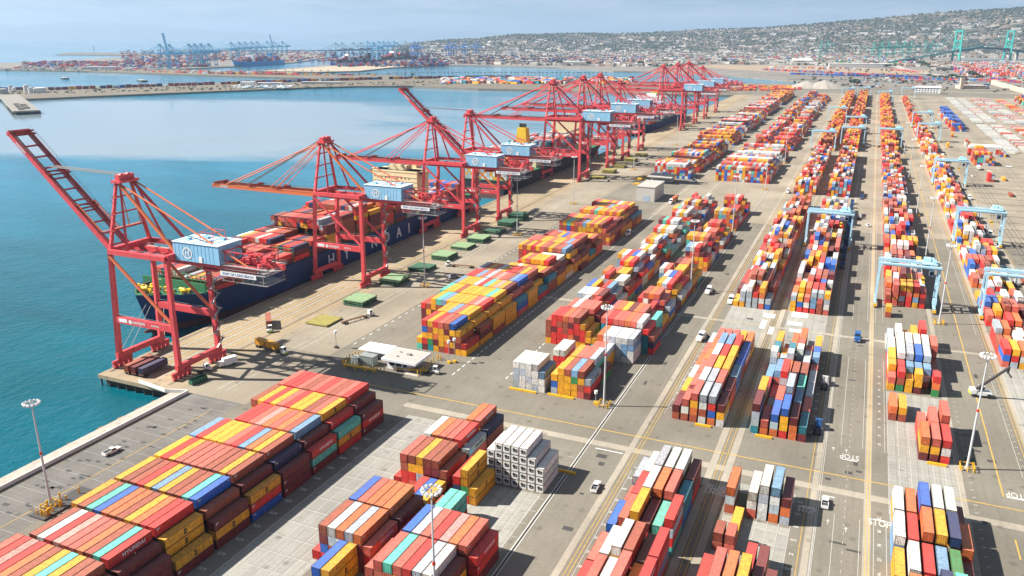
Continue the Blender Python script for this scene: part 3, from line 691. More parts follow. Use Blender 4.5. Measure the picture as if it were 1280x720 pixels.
# deck cargo of the ships is added by the ship code before the mass is built
# ---------------------------------------------------------------- ship-to-shore cranes
CRANE_RED = mat('crane_red_paint', (.70, .075, .085), .5, .2, .35, dirt=(.33, .05, .04))
CRANE_ORANGE = mat('crane_orange_tone', (.68, .17, .06), .45, .12, .35)  # oranger tone for some braces, stays and one boom
HOUSE_BLUE = mat('machinery_house_blue', (.27, .53, .74), .5, .08, .5)
ROOF_BLUE = mat('machinery_roof_pale_blue', (.64, .79, .86), .5, .08, .5)
SIGN_WHITE = mat('sign_white', (.80, .80, .80), .5, .04)
SIGN_BLUE = mat('sign_lettering_blue', (.02, .08, .28), .5, .04)
cable_mat = mat('black_cable', (.03, .03, .035), .6, .05)
def make_crane(up, boom_paint, label, stay_paint=None):
    stay_paint = stay_paint or CRANE_ORANGE
    """root at the middle between the rails, x towards the yard, y along the quay"""
    r = empty('quay_crane', (0, 0, 0), 0, label, 'gantry crane', 'red ship to shore cranes along the quay')
    X0, X1 = -15.2, 15.2; Y = 10.0
    for x in (X0, X1):
        for s in (-1, 1):
            xt = x + (2.6 if x < 0 else 0)
            MB().bar((x, s * (Y + .4), 5.2), (xt, s * (Y - .4), 46), 1.9, 1.7, 1.5, 1.5).build('leg', CRANE_RED, r)
        sb = MB().bar((x, -Y - 1.6, 4.6), (x, Y + 1.6, 4.6), 1.5, 2.2).build('sill_beam', CRANE_RED, r)
        for s in (-1, 1):
            bg_ = MB(); yc = s * (Y - .6)
            bg_.bar((x, yc - 4.6, 2.6), (x, yc + 4.6, 2.6), .9, .9)
            for q in (-3.4, -1.1, 1.1, 3.4): bg_.box(x, yc + q, 1.35, 1.1, 1.7, 1.5).tube((x - .35, yc + q - .5, .5), (x + .35, yc + q - .5, .5), .5, 10).tube((x - .35, yc + q + .5, .5), (x + .35, yc + q + .5, .5), .5, 10)
            bg_.box(x, yc, 3.4, 1.3, 2.0, 1.4)
            bg_.build('bogie', CRANE_RED, sb)
    for s in (-1, 1):
        pb = MB().bar((X0 + 1, s * Y, 19.6), (X1, s * Y, 19.6), 1.5, 2.6).build('portal_beam', CRANE_RED, r)
        ra = MB()
        for i in range(15): ra.tube((X0 + 2 + i * 1.9, s * Y - .6, 20.9), (X0 + 2 + i * 1.9, s * Y - .6, 22), .04, 4)
        ra.bar((X0 + 2, s * Y - .6, 22), (X1 - 1, s * Y - .6, 22), .07); ra.build('railing', grey_steel, pb)
        if s < 0:
            MB().box(X0 + 5.2, -Y - .78, 19.7, 4.2, .03, 1.5).build('sign_panel', SIGN_WHITE, pb)
            letters('lettering', 'HANJIN', 1.7, white_mark, pb, (X0 + 13.2, -Y - .78, 19.6), FACE_NY, 1.1, .04)
            MB().tube((X0 + 8.9, -Y - .79, 19.6), (X0 + 8.9, -Y - .76, 19.6), .85, 16).build('logo', white_mark, pb)
            letters('lettering', 'SHIPPING', .95, white_mark, pb, (X0 + 21.5, -Y - .78, 19.6), FACE_NY, 1.0, .02)
        MB().bar((X0 + 2.2, s * Y, 46.4), (X1, s * Y, 46.4), 1.3, 1.8).build('upper_beam', CRANE_RED, r)
        MB().tube((X0 + 2.4, s * Y, 44.5), (X1 - .5, s * Y, 21), .62, 10).build('diagonal_brace', CRANE_ORANGE if up else CRANE_RED, r)
    for x in (X0 + 2.6, X1): MB().bar((x, -Y + .5, 46.6), (x, Y - .5, 46.6), 1.6, 2.2).build('cross_beam', CRANE_RED, r)
    # girder over the yard, boom over the water
    gx0, gx1, gy, gz = X0 - 2.6, 57.0, 4.0, 44.6
    g = MB()
    for s in (-1, 1): g.bar((gx0, s * gy, gz), (gx1 - (6 if s < 0 else 0), s * gy, gz), 1.1, 2.1)
    for i in range(12): g.bar((gx0 + 2 + i * 6, -gy, gz - .4), (gx0 + 2 + i * 6, gy, gz - .4), .5, .7)
    gr = g.build('main_girder', CRANE_RED, r)
    d = MB()
    for s in (-1, 1):
        d.bar((gx0 + 3, s * (gy + 1.2), gz + 1.0), (gx1, s * (gy + 1.2), gz + 1.0), 1.1, .08)
        for z in (1.6, 2.1): d.bar((gx0 + 3, s * (gy + 1.75), gz + z), (gx1, s * (gy + 1.75), gz + z), .05)
        for i in range(30): d.tube((gx0 + 3 + i * 2.38, s * (gy + 1.75), gz + 1), (gx0 + 3 + i * 2.38, s * (gy + 1.75), gz + 2.1), .04, 4)
    d.build('walkway', grey_steel, gr)
    bm = MB(); blen = 63.5 if up else 67.0
    for s in (-1, 1): bm.bar((0, s * gy, 0), (-blen, s * gy, 0), 1.1, 2.3, 1.0, 1.7)
    for i in range(int((blen - 4) / 5.9)): bm.bar((-3 - i * 5.9, -gy, -.3), (-3 - i * 5.9, gy, -.3), .45, .6)
    bm.bar((-blen, -gy - .6, 0), (-blen, gy + .6, 0), 1.0, 1.9)
    bo = bm.build('boom', boom_paint, r, (gx0, 0, gz))
    tr_ = MB()
    for s in (-1, 1):
        for q in range(28): tr_.tube((-2 - q * 2.4, s * (gy + .9), 1.0), (-2 - q * 2.4, s * (gy + .9), 2.1), .04, 4)
        tr_.bar((-1, s * (gy + .9), 2.1), (-blen, s * (gy + .9), 2.1), .06).bar((-1, s * (gy + .9), 1.6), (-blen, s * (gy + .9), 1.6), .05)
        tr_.bar((-1, s * (gy - .75), 1.1), (-blen, s * (gy - .75), 1.1), .5, .25)
    tr_.build('rail_walkway', mat('rusty_walkway', (.16, .07, .05), .7, .3, .8), bo)
    for x, z in ((-blen + 2, 1.5), (-40, 1.6), (-22, 1.4)): cl = MB(); cl.bar((x - .9, -gy - 1, z), (x - .9, gy + 1, z), .35, .6).bar((x + .9, -gy - 1, z), (x + .9, gy + 1, z), .35, .6).bar((x - .9, -gy, z + .5), (x + .9, gy, z + .5), .3).build('sheave_frame', mat('crane_dark_red', (.34, .045, .04), .55, .25, .6), bo)
    for s in (-1, 1):
        for x in (-blen * .62, -blen * .36): MB().box(x, s * gy, 1.5, 1.1, .6, 1.6).build('stay_bracket', mat('crane_dark_red', (0, 0, 0)), bo)
    letters('lettering', 'HANJIN', 1.5, white_mark, bo, (-blen + 8, -gy - .57, 0), FACE_NY, 1.1, .04)
    ang = R(42) if up else 0.0
    bo.rotation_euler = (0, ang, 0)
    # tower and stays
    ax, az, ay = X0 + 4.4, 71.5, 3.2
    for s in (-1, 1):
        MB().bar((X0 + 2.6, s * (Y - .8), 47), (ax - 1.0, s * ay, az), 1.15, 1.15, .9, .9).build('tower_leg', CRANE_RED, r)
        MB().bar((ax + 6.6, s * (Y - .8), 47), (ax + .8, s * ay, az), .9, .9, .7, .7).build('tower_leg', CRANE_RED, r)
        MB().tube((ax, s * ay, az - .4), (X1 + 1.5, s * (gy + .2), gz + .8), .62, 9).build('back_leg', stay_paint if s < 0 else CRANE_RED, r)
        MB().tube((ax, s * (ay + .3), az), (gx1 - 9, s * gy, gz + .8), .34, 7).build('backstay', stay_paint, r)
    tw = MB()
    for z, k in ((54, .3), (60, .52), (66, .76)):
        yy = (Y - .8) * (1 - k) + ay * k; xx = X0 + 2.6 + k * .8
        tw.bar((xx, -yy, z), (xx, yy, z), .5)
        tw.box(xx + .9, -yy - .9, z, 2.6, 1.6, .1)
        for q in range(4): tw.tube((xx - .3 + q * .8, -yy - 1.7, z), (xx - .3 + q * .8, -yy - 1.7, z + 1.1), .05, 4)
    for q in range(8):
        z = 48 + q * 2.9; k = q / 8; yy = (Y - .8) * (1 - k) + ay * k
        tw.bar((X0 + 3.2 + (q % 2) * 2, -yy - .9, z), (X0 + 5.2 - (q % 2) * 2, -yy - 1.2, z + 2.9), .16, .1)
    tw.build('tower_platform', mat('crane_dark_red', (0, 0, 0)), r)
    hd = MB().box(ax, 0, az + .2, 4.6, 2 * ay + 2.6, .9).box(ax, 0, az + 1.6, 2.2, 2 * ay + .4, 2.0)
    for s in (-1, 1):
        hd.tube((ax - .6, s * 1.6, az + 2.0), (ax + .6, s * 1.6, az + 2.0), 1.0, 12)
        hd.tube((ax - 2.1, s * (ay + 1.1), az + .6), (ax - 2.1, s * (ay + 1.1), az + 2.2), .06, 4).tube((ax + 2.1, s * (ay + 1.1), az + .6), (ax + 2.1, s * (ay + 1.1), az + 2.2), .06, 4)
        hd.bar((ax - 2.1, s * (ay + 1.1), az + 2.1), (ax + 2.1, s * (ay + 1.1), az + 2.1), .08)
    hd.tube((ax, 0, az + 2), (ax, 0, az + 4.6), .06, 4)
    hd.build('tower_head', CRANE_RED, r)
    fs = MB(); cb = MB()
    def bp(u, dz=0.0):
        return (gx0 - u * math.cos(ang) + dz * math.sin(ang), gz + u * math.sin(ang) + dz * math.cos(ang))
    for s in (-1, 1):
        if not up:
            for u, rr in ((blen * .86, .3), (blen * .42, .2), (blen * .36, .2)):
                x, z = bp(u, 1.2); fs.tube((ax - .6, s * (ay + .1), az + .3), (x, s * gy, z), rr, 7)
        else:
            x, z = bp(blen * .36, 2.2); x2, z2 = bp(8, 2.4); fs.tube((x, s * gy, z), (x2, s * gy, z2), .25, 7)
            fs.tube((ax, s * (ay - .4), az - .2), (ax + 2, s * 2.6, az - 16), .2, 6).tube((ax + 2, s * 2.6, az - 16), (x2, s * gy, z2), .2, 6)
        for q in (-.5, .5):
            x, z = bp(blen * .68, 1.6); cb.tube((ax, s * 1.2 + q, az + 2.4), (x, s * 1.2 + q, z), .11, 4)
    fs.build('forestay', stay_paint, r); cb.build('hoist_cable', cable_mat, r)
    # machinery house
    hx0, hx1, hy0, hy1, hz0, hz1 = 15.4, 36.6, -6.0, 6.0, 49.4, 55.6
    hz0, hz1 = 45.4, 52.2
    h = MB().box((hx0 + hx1) / 2, 0, (hz0 + hz1) / 2, hx1 - hx0, hy1 - hy0, hz1 - hz0)
    for i in range(11): h.box(hx0 + .9 + i * 1.76, hy0 - .03, (hz0 + hz1) / 2, .12, .07, hz1 - hz0 - .2)
    hs = h.build('machinery_house', HOUSE_BLUE, r)
    MB().box((hx0 + hx1) / 2, 0, hz1 + .12, hx1 - hx0 + .5, hy1 - hy0 + .5, .24).build('roof', ROOF_BLUE, hs)
    ht = MB()
    for i in range(5): ht.box(hx0 + 1.5 + i * 4.0, 0, hz1 + .32, .3, hy1 - hy0, .16)
    for x, y in ((hx0 + 4, -2), (hx0 + 9, 2), (hx0 + 14, -2.5), (hx0 + 16, 2.5)): ht.box(x, y, hz1 + .6, 1.7, 1.5, .8)
    ht.build('roof_hatch', HOUSE_BLUE, hs)
    MB().box(hx0 + 12.6, hy0 - .12, hz0 + 1.15, 1.5, .2, 2.1).build('door', SIGN_WHITE, hs)
    for (px, py, pz, rot, sc) in ((hx0 + 6.6, hy0 - .1, hz0 + 3.1, 0, 1.0), (hx1 + .06, .5, hz0 + 3.1, 1, .9)):
        lg = MB(); n = 28
        for i in range(n):
            t0, t1 = 2 * PI * i / n, 2 * PI * (i + 1) / n; vs = []
            for rr, tt in ((1.72, t0), (2.2, t0), (2.2, t1), (1.72, t1)):
                a, b2 = rr * sc * math.cos(tt), rr * sc * math.sin(tt)
                vs.append((px, py + a, pz + b2) if rot else (px + a, py, pz + b2))
            lg._add(vs, [(0, 1, 2, 3)])
        lg.build('logo', SIGN_WHITE, hs)
        letters('logo', 'H', 2.9 * sc, SIGN_WHITE, hs, (px + .01, py - .01, pz), FACE_PX if rot else FACE_NY, 1, .05)
    # rear platform with cage, spare spreader and sign
    rp = MB().box(46, 0, 43.3, 20, 11, .2)
    for x in (37, 41.5, 46, 50.5, 55):
        for s in (-1, 1): rp.tube((x, s * 5.4, 43.3), (x, s * 5.4, 44.9), .07, 4).bar((x, s * 5.4, 39.7), (x, s * 5.4, 43.3), .14)
    for s in (-1, 1):
        for z in (39.9, 41.1, 44.3, 44.9): rp.bar((36.5, s * 5.4, z), (56, s * 5.4, z), .09)
    for x in (36.5, 56):
        for z in (39.9, 41.1, 44.3, 44.9): rp.bar((x, -5.4, z), (x, 5.4, z), .09)
    rp.box(50, 0, 39.6, 12, 10, .14)
    rp.build('rear_platform', grey_steel, r)
    mc = MB(); rng = random.Random(4)
    for i in range(26): mc.box(rng.uniform(38, 55), rng.uniform(-4.5, 4.5), rng.uniform(46, 48.8), rng.uniform(.6, 2.6), rng.uniform(.5, 1.8), rng.uniform(.6, 1.8), rng.uniform(0, 3))
    mf = MB()
    for x in (38, 54): mf.bar((x, -4.5, 46), (x, -4.5, 50.5), .3).bar((x, 4.5, 46), (x, 4.5, 50.5), .3).bar((x, -4.5, 50.5), (x, 4.5, 50.5), .3)
    for s in (-1, 1): mf.bar((38, s * 4.5, 50.5), (54, s * 4.5, 50.5), .25)
    mh = MB()
    for x, z in ((26, 52.5), (32, 52.5)): mh.bar((x, -3, 52), (x, -3, 56), .16).bar((x, 3, 52), (x, 3, 56), .16).bar((x, -3, 56), (x, 3, 56), .16)
    for s in (-1, 1): mh.bar((26, s * 3, 56), (32, s * 3, 56), .16)
    mh.build('roof_frame', CRANE_RED, r)
    mc.build('hoist_machinery', CRANE_RED, r); mf.build('machinery_frame', CRANE_RED, r)
    sg = MB().box(44.2, -5.75, 42.6, 16, .1, 1.55).build('sign_panel', SIGN_WHITE, r)
    letters('lettering', 'PORT OF LONG BEACH', 1.25, SIGN_BLUE, sg, (44.2, -5.82, 42.6), FACE_NY, 1.05, .03)
    # trolley with operator cab hanging below the girder
    tc_ = MB().box(30, 0, 42.6, 6, 9, .8).box(33.4, 3.2, 39.6, 3.2, 2.6, 3.0)
    tc_.build('trolley', CRANE_RED, r)
    # stairs up the yard-side far leg
    st = MB()
    for k in range(13):
        z = 6 + k * 3.05; a, b2 = (1.6, 5.4) if k % 2 == 0 else (5.4, 1.6)
        st.bar((X1 + 1.5, Y - 3.4 + a, z), (X1 + 1.5, Y - 3.4 + b2, z + 3.05), .8, .12); st.box(X1 + 1.5, Y - 3.4 + b2, z + 3.05, 1.3, 1.3, .1)
        st.bar((X1 + 1.95, Y - 3.4 + a, z + 1), (X1 + 1.95, Y - 3.4 + b2, z + 4.05), .06)
    st.build('stairs', grey_steel, r)
    return r
def rail_mid(Y): return -241.2 - .012 * (Y - 217)
crane_up = make_crane(True, CRANE_RED, 'nearest red crane at the wharf end with its boom raised over open water')
crane_up.location = (rail_mid(216.5), 216.5, .05)
crane_dn = make_crane(False, CRANE_ORANGE, 'second red crane with an orange lowered boom, over the bow of the blue ship')
crane_dn.location = (rail_mid(343), 343, .05)
spec = [(459, 0, 1, 'third red crane with lowered boom, blue house in front of the cream bridge'), (514, 1, 1, 'fourth red crane with its boom raised, behind the lowered third crane'),
        (688, 0, 1.17, 'taller red crane with lowered boom next to the yellow ship funnel'), (775, 0, 1.17, 'tall red crane with lowered boom, second of the middle cluster'),
        (832, 0, 1.17, 'tall red crane with lowered boom, third of the middle cluster'), (905, 0, 1.03, 'shorter red crane with lowered boom at the end of the middle cluster'),
        (1130, 0, 1.17, 'distant red crane beside the white ship superstructure'), (1225, 0, 1.17, 'distant red crane, second of the farthest cluster'),
        (1310, 0, 1.17, 'distant red crane, third of the farthest cluster'), (1425, 0, 1.03, 'farthest and smallest red crane on the quay')]
crane_dr = crane_ur = None
for Yc, u, s_, lab in spec:
    if not u and crane_dr is None:
        crane_dr = make_crane(False, CRANE_RED, lab, CRANE_RED); crane_dr.location = (rail_mid(Yc), Yc, .05); continue
    if u and crane_ur is None:
        crane_ur = make_crane(True, CRANE_RED, lab, CRANE_RED); crane_ur.location = (rail_mid(Yc), Yc, .05); continue
    clone(crane_ur if u else crane_dr, (rail_mid(Yc), Yc, .05), 0, lab, None, s_)
# ---------------------------------------------------------------- rubber-tyred gantries
RTG_BLUE = mat('gantry_pale_blue', (.40, .66, .80), .5, .1, .5, dirt=(.24, .42, .54))
def make_rtg():
    r = empty('yard_gantry', (0, 0, 0), 0, 'x', 'gantry crane', 'pale blue yard gantries straddling the container lanes')
    hx, hy, H = 12.6, 5.2, 20.5
    for sx in (-1, 1):
        for s in (-1, 1):
            MB().bar((sx * hx, s * hy, 2.2), (sx * hx, s * (hy - 1.2), H), .8, .95, .8, .8).build('leg', RTG_BLUE, r)
        bm = MB().bar((sx * hx, -hy - 1.4, 2.3), (sx * hx, hy + 1.4, 2.3), 1.0, 1.2).bar((sx * hx, -hy + .6, 12), (sx * hx, hy - .6, 12), .5, .6)
        bm.build('sill_beam', RTG_BLUE, r)
        for s in (-1, 1):
            for q in (-.9, .9): MB().tube((sx * hx - .32, s * hy + q, .78), (sx * hx + .32, s * hy + q, .78), .78, 14).build('wheel', rubber, r)
            MB().box(sx * hx, s * (hy + 2.2), 1.5, 1.5, .7, 1.3).build('bumper', mat('safety_yellow', (.75, .42, .02), .5, .1), r)
    for s in (-1, 1): MB().bar((-hx - .8, s * (hy - 1.2), H + .7), (hx + .8, s * (hy - 1.2), H + .7), .8, 1.4).build('girder', RTG_BLUE, r)
    d = MB()
    for s in (-1, 1):
        d.bar((-hx, s * (hy + .1), H + 1.5), (hx, s * (hy + .1), H + 1.5), 1.0, .06)
        for i in range(13): d.tube((-hx + i * 2.1, s * (hy + .55), H + 1.5), (-hx + i * 2.1, s * (hy + .55), H + 2.6), .04, 4)
        d.bar((-hx, s * (hy + .55), H + 2.6), (hx, s * (hy + .55), H + 2.6), .06)
    d.build('walkway', RTG_BLUE, r)
    t_ = MB().box(8.2, 0, H + 2.2, 6.2, 7.4, .5).box(7.2, 1.2, H + 3.3, 3.0, 3.4, 1.8).box(10.0, -1.6, H + 3.1, 1.6, 2.4, 1.5).tube((9.8, 0.8, H + 3.2), (9.8, 3.4, H + 3.2), .8, 10).build('trolley', RTG_BLUE, r)
    MB().box(9.5, -2.6, H - 2.0, 2.0, 2.4, 2.4).build('operator_cab', RTG_BLUE, t_)
    MB().box(9.5, -3.84, H - 2.0, 1.7, .06, 1.6).build('cab_window', glass, t_)
    MB().box(hx + .1, 0, 4.4, 1.7, 4.2, 2.6).build('power_unit', RTG_BLUE, r)
    sp = MB().box(6.5, 0, 14.2, .9, 12.0, .45).box(6.5, 0, 14.7, 1.6, 3.0, .6)
    sp.build('spreader', mat('safety_yellow', (0, 0, 0)), r)
    c_ = MB()
    for x in (5.9, 7.1):
        for y in (-1.2, 1.2): c_.tube((x, y, 14.9), (x, y, H + 2), .05, 4)
    c_.build('hoist_cable', cable_mat, r)
    return r
rtg = make_rtg()
# the lane middles: under rows starting at A_, B_, C_, D_
LANE = {'A': -43.2, 'B': -13.8, 'C': 26.2, 'D': 70.6}
rl = [('C', 408, 'nearest pale blue gantry, over the gap beyond the stepped block'), ('D', 408, 'pale blue gantry cut by the right edge of the frame'), ('D', 560, 'pale blue gantry over the right lane, a teal cab hanging from it'),
      ('B', 518, 'pale blue gantry over the middle lane beside parked trucks'), ('D', 788, 'pale blue gantry over the right lane where the stacks thin out'), ('A', 985, 'bright blue gantry over the left lane in the far yard'),
      ('B', 1040, 'far pale blue gantry standing over the middle lane'), ('B', 1180, 'far pale blue gantry behind the one in the middle lane'), ('A', 1330, 'small far gantry over the left lane'), ('C', 1040, 'far gantry over the lane by the single truck'),
      ('D', 1120, 'far pale blue gantry left of the blue container pile'), ('D', 1290, 'far gantry beside the parked trailers'), ('A', 1850, 'last gantry at the far end of the left lane'), ('B', 1880, 'last gantry at the far end of the middle lane'), ('C', 1760, 'thin far gantry framing the tip of its lane'), ('D', 1900, 'dark blue gantry beside the long white shed')]
for i, (ln, y, lab) in enumerate(rl):
    o = rtg if i == 0 else clone(rtg, (0, 0, 0))
    o.location = (LANE[ln], y, .02); o['label'] = lab
# ---------------------------------------------------------------- high light masts
def make_mast(h):
    r = empty('light_mast', (0, 0, 0), 0, 'x', 'light mast', 'high light masts over the yard')
    MB().tube((0, 0, .4), (0, 0, h), .38, 12, .16).build('pole', mat('galvanised_steel', (.55, .56, .57), .4, .1, .5), r)
    MB().tube((0, 0, h * .515), (0, 0, h * .515 + .8), .36, 12).build('warning_band', mat('signal_red', (.6, .03, .02), .5, .1), r)
    ring = MB()
    for i in range(16): a, b_ = 2 * PI * i / 16, 2 * PI * (i + 1) / 16; ring.bar((1.5 * math.cos(a), 1.5 * math.sin(a), h), (1.5 * math.cos(b_), 1.5 * math.sin(b_), h), .16)
    for i in range(4): a = PI / 2 * i; ring.bar((0, 0, h), (1.5 * math.cos(a), 1.5 * math.sin(a), h), .12)
    rg = ring.build('lamp_ring', grey_steel, r)
    for i in range(12):
        a = 2 * PI * i / 12
        MB().tube((1.75 * math.cos(a), 1.75 * math.sin(a), h - .45), (2.05 * math.cos(a), 2.05 * math.sin(a), h + .1), .4, 10, .24).build('floodlight', SIGN_WHITE, rg)
    b = MB().tube((0, 0, 0), (0, 0, .5), .9, 12)
    b.build('footing', concrete, r)
    g = MB()
    for s in (-1, 1):
        for y in (-1.6, 0, 1.6): g.tube((s * 1.9, y, 0), (s * 1.9, y, 1.6), .14, 8).tube((y, s * 1.9, 0), (y, s * 1.9, 1.6), .14, 8)
        g.bar((s * 1.9, -1.9, 1.2), (s * 1.9, 1.9, 1.2), .16).bar((-1.9, s * 1.9, 1.2), (1.9, s * 1.9, 1.2), .16)
    g.build('crash_guard', mat('safety_yellow', (0, 0, 0)), r)
    return r
mast = make_mast(36.5)
ml = [(-72.6, 247.3, 'light mast in front of the white fronted stacks'), (39.5, 249.2, 'light mast beside the block of three stacks, thin red band on its pole'), (40.2, 388, 'light mast right of the nearest blue gantry'), (40, 506, 'light mast behind the nearest blue gantry'),
      (40, 634, 'far light mast between the two right lanes'), (-192.5, 126.1, 'light mast on the planter by the sea wall road'), (-72, 392, 'light mast in the grey lane beside mixed stacks'), (-73.5, 536, 'light mast by the yellow topped far block'), (-199, 345, 'light mast at the apron behind the green hatch covers'),
      (-199.5, 467, 'light mast on the apron near the long yellow block'), (-200, 578, 'light mast on the apron before the white box building'), (-72, 700, 'light mast before the second rank of stacks'), (-72, 860, 'thin far light mast in the second rank of stacks'), (-73, 1080, 'thin far light mast in the third rank of stacks'),
      (40, 800, 'thin far light mast between the right lanes'), (40, 960, 'fainter light mast further up between the right lanes'), (-202, 760, 'thin light mast by the yellow spreaders'), (-205, 960, 'faint light mast on the far apron'), (-71.3, 123.4, 'light mast rising from the bottom of the frame in front of the middle blocks'), (40, 1300, 'faint light mast at the far end of the right lanes')]
for i, (x, y, lab) in enumerate(ml):
    o = mast if i == 0 else clone(mast, (0, 0, 0))
    o.location = (x, y, .02); o['label'] = lab
    if i == 5: o.scale = (1, 1, .86)
# ---------------------------------------------------------------- ships at the quay
HULL_BLUE = mat('hull_blue', (.01, .035, .13), .7, .3, .3, dirt=(.05, .045, .06))
HULL_BLACK = mat('hull_black', (.012, .014, .02), .7, .2, .15)
BOOT_RED = mat('boot_topping_brown', (.16, .06, .045), .6, .2, .2)
DECK_GREEN = mat('deck_green', (.035, .17, .075), .6, .25, .4)
CREAM = mat('superstructure_cream', (.80, .66, .40), .5, .08, .3)
SHIP_WHITE = mat('superstructure_white', (.74, .74, .72), .5, .06, .3)
SHIP_YELLOW = mat('winch_yellow', (.72, .47, .02), .5, .2, .6)
def loft(secs, caps=True):
    """secs: list of closed rings of equal length"""
    b = MB(); n = len(secs[0]); vs = [p for s in secs for p in s]; fs = []
    for i in range(len(secs) - 1):
        for j in range(n):
            a, c = i * n + j, i * n + (j + 1) % n; fs.append((a, c, c + n, a + n))
    fs += [tuple(range(n))[::-1], tuple(range((len(secs) - 1) * n, len(secs) * n))]
    b._add(vs, fs); return b
def hull_rings(L_, B, deck, zb, zt, bow_up=4.5):
    """bow at y=0, stern at y=L_; rings between heights zb (bottom) and zt (None: the deck)"""
    out = []
    for u in (0, .008, .02, .04, .06, .09, .16, .24, .9, .97, 1.0):
        y = u * L_
        wd_ = 1 - max(0, (1 - u / .09)) ** 2.0 if u < .09 else 1.0
        ww = 1 - max(0, (1 - u / .24)) ** 1.6 if u < .24 else 1.0
        if u > .9: ww *= 1 - (u - .9) * 1.6
        dz = deck + (bow_up * max(0, 1 - u / .12) if u < .12 else 0)
        top = dz if zt is None else zt
        def hw(z):
            f = max(0, min(1, (z - 0) / deck)); return B / 2 * (ww * (1 - f) + wd_ * f)
        rake = -6.5 * (0 if u > .12 else (1 - u / .12))
        def yy(z): return y + (0 if u > .12 else (1 - max(0, min(1, z / deck))) * -rake * 1.0)
        a, c = max(.25, hw(zb)), max(.25, hw(top))
        out.append([(-a, yy(zb), zb), (a, yy(zb), zb), (c, yy(top), top), (-c, yy(top), top)])
    return out
def make_ship(xc, y0, L_, B, deck, paint, label, flip=False, boot=True):
    r = empty('container_ship', (xc, y0, -4.5), PI if flip else 0, label, 'container ship', 'container ships moored at the quay')
    loft(hull_rings(L_, B, deck, 3.6 if boot else -1, None)).build('hull', paint, r)
    if boot: loft(hull_rings(L_, B + .05, deck, -3, 3.6)).build('boot_topping', BOOT_RED, r)
    dk = [p for p in hull_rings(L_, B - 1.0, deck, 0, None)]
    d = MB(); n = len(dk); vs = []
    for q in dk: vs += [(q[2][0], q[2][1] + .3, q[2][2] + .06), (q[3][0], q[3][1] + .3, q[3][2] + .06)]
    d._add(vs, [(2 * i, 2 * i + 2, 2 * i + 3, 2 * i + 1) for i in range(n - 1)])
    d.build('deck', DECK_GREEN, r)
    rl_ = MB()
    for i in range(1, n - 1):
        for s in (2, 3): rl_.bar((dk[i][s][0], dk[i][s][1], dk[i][s][2] + 1), (dk[i + 1][s][0], dk[i + 1][s][1], dk[i + 1][s][2] + 1), .09)
    rl_.build('railing', paint, r)
    return r
sh = make_ship(-283, 240, 292, 40, 15.6, HULL_BLUE, 'blue hulled container ship with HYUNDAI in big white letters, moored under the near cranes')
for i, (ch, yy) in enumerate(zip('HYUNDAI', (354, 368.6, 383, 397.2, 411.4, 425.6, 438))):
    letters('lettering', ch, 8.6, SIGN_WHITE, sh, (20.04, yy - 240, 9.4), FACE_PX, 1, .2)
MB().tube((0, 2, 2.4), (0, 14, 1.6), .6, 10, 2.2).build('bulbous_bow', BOOT_RED, sh)
wn = MB(); rng = random.Random(6)
for i in range(20):
    y = rng.uniform(5, 19); x = rng.uniform(-1, 1) * min(15, 4 + (y - 3) * .9)
    wn.box(x, y, 20.2 - y * .125, rng.uniform(.7, 2.4), rng.uniform(.6, 2), rng.uniform(.8, 2.2), rng.uniform(0, 3), base=True)
    if i % 3 == 0: wn.tube((x - 1.6, y + 1, 20.6 - y * .09), (x + 1.6, y + 1, 20.6 - y * .09), .8, 10)
wn.build('mooring_winch', SHIP_YELLOW, sh)
wd2 = MB()
for i in range(26):
    y = rng.uniform(4, 20); x = rng.uniform(-1, 1) * min(16, 4 + (y - 3) * .9); wd2.box(x, y, 20.1 - y * .125, rng.uniform(.6, 3), rng.uniform(.4, 2), rng.uniform(.3, 1.6), rng.uniform(0, 3), base=True)
wd2.build('deck_gear', dark_steel, sh)
MB().box(0, 21.5, 16.4, 37.5, .6, 5.0, base=True).build('breakwater', DECK_GREEN, sh)
MB().tube((0, 13, 18), (0, 13, 27), .4, 8, .2).bar((-2, 13, 24), (2, 13, 24), .2).build('foremast', CREAM, sh)
lb = MB()
for i in range(14):
    y = 26.6 + i * 14.2
    for x in [-19 + 38 / 15 * q for q in range(16)]: lb.bar((x, y, 15.6), (x, y, 23), .3)
    for z in (18.3, 20.9, 23): lb.bar((-19, y, z), (19, y, z), .5, .25)
for i in (15, 16, 17): lb.bar((-19, 39.4 + i * 14.2 + 4, 18), (19, 39.4 + i * 14.2 + 4, 18), .5)
lb.build('lashing_bridge', mat('lashing_green', (.07, .22, .10), .6, .3, .5), sh)
def bridge_house(r, y, zt, paint, W_, z0=15.6, name='superstructure'):
    h = MB().box(0, y, z0, W_ - 6, 15, zt - z0, base=True).box(0, y - 1, zt - 3, W_ + 1.5, 6.5, 3.0, base=True).box(0, y, zt, 14, 7, 3.2, base=True)
    for k in range(int((zt - z0) / 3)): h.box(0, y - 7.6, z0 + 2.7 + k * 3, W_ - 7, .3, .12)
    hs = h.build(name, paint, r)
    wv = MB()
    for k in range(int((zt - z0) / 3) - 1):
        for x in range(int(-W_ / 2 + 7), int(W_ / 2 - 6), 3): wv.box(x, y - 7.53, z0 + 1.6 + k * 3, .8, .08, .8)
    wv.box(0, y - 4.27, zt - 1.2, W_ - 1, .1, 1.1)
    wv.build('window', glass, hs)
    m_ = MB().tube((0, y, zt + 3), (0, y, zt + 10), .5, 8, .2).bar((-3, y, zt + 6), (3, y, zt + 6), .25).bar((-2, y, zt + 8), (2, y, zt + 8), .25)
    m_.build('radar_mast', paint, hs)
    return hs
hs = bridge_house(sh, 223, 43.0, CREAM, 40)
MB().box(4, 234, 33, 8, 7, 15, base=True).build('funnel', CREAM, sh)
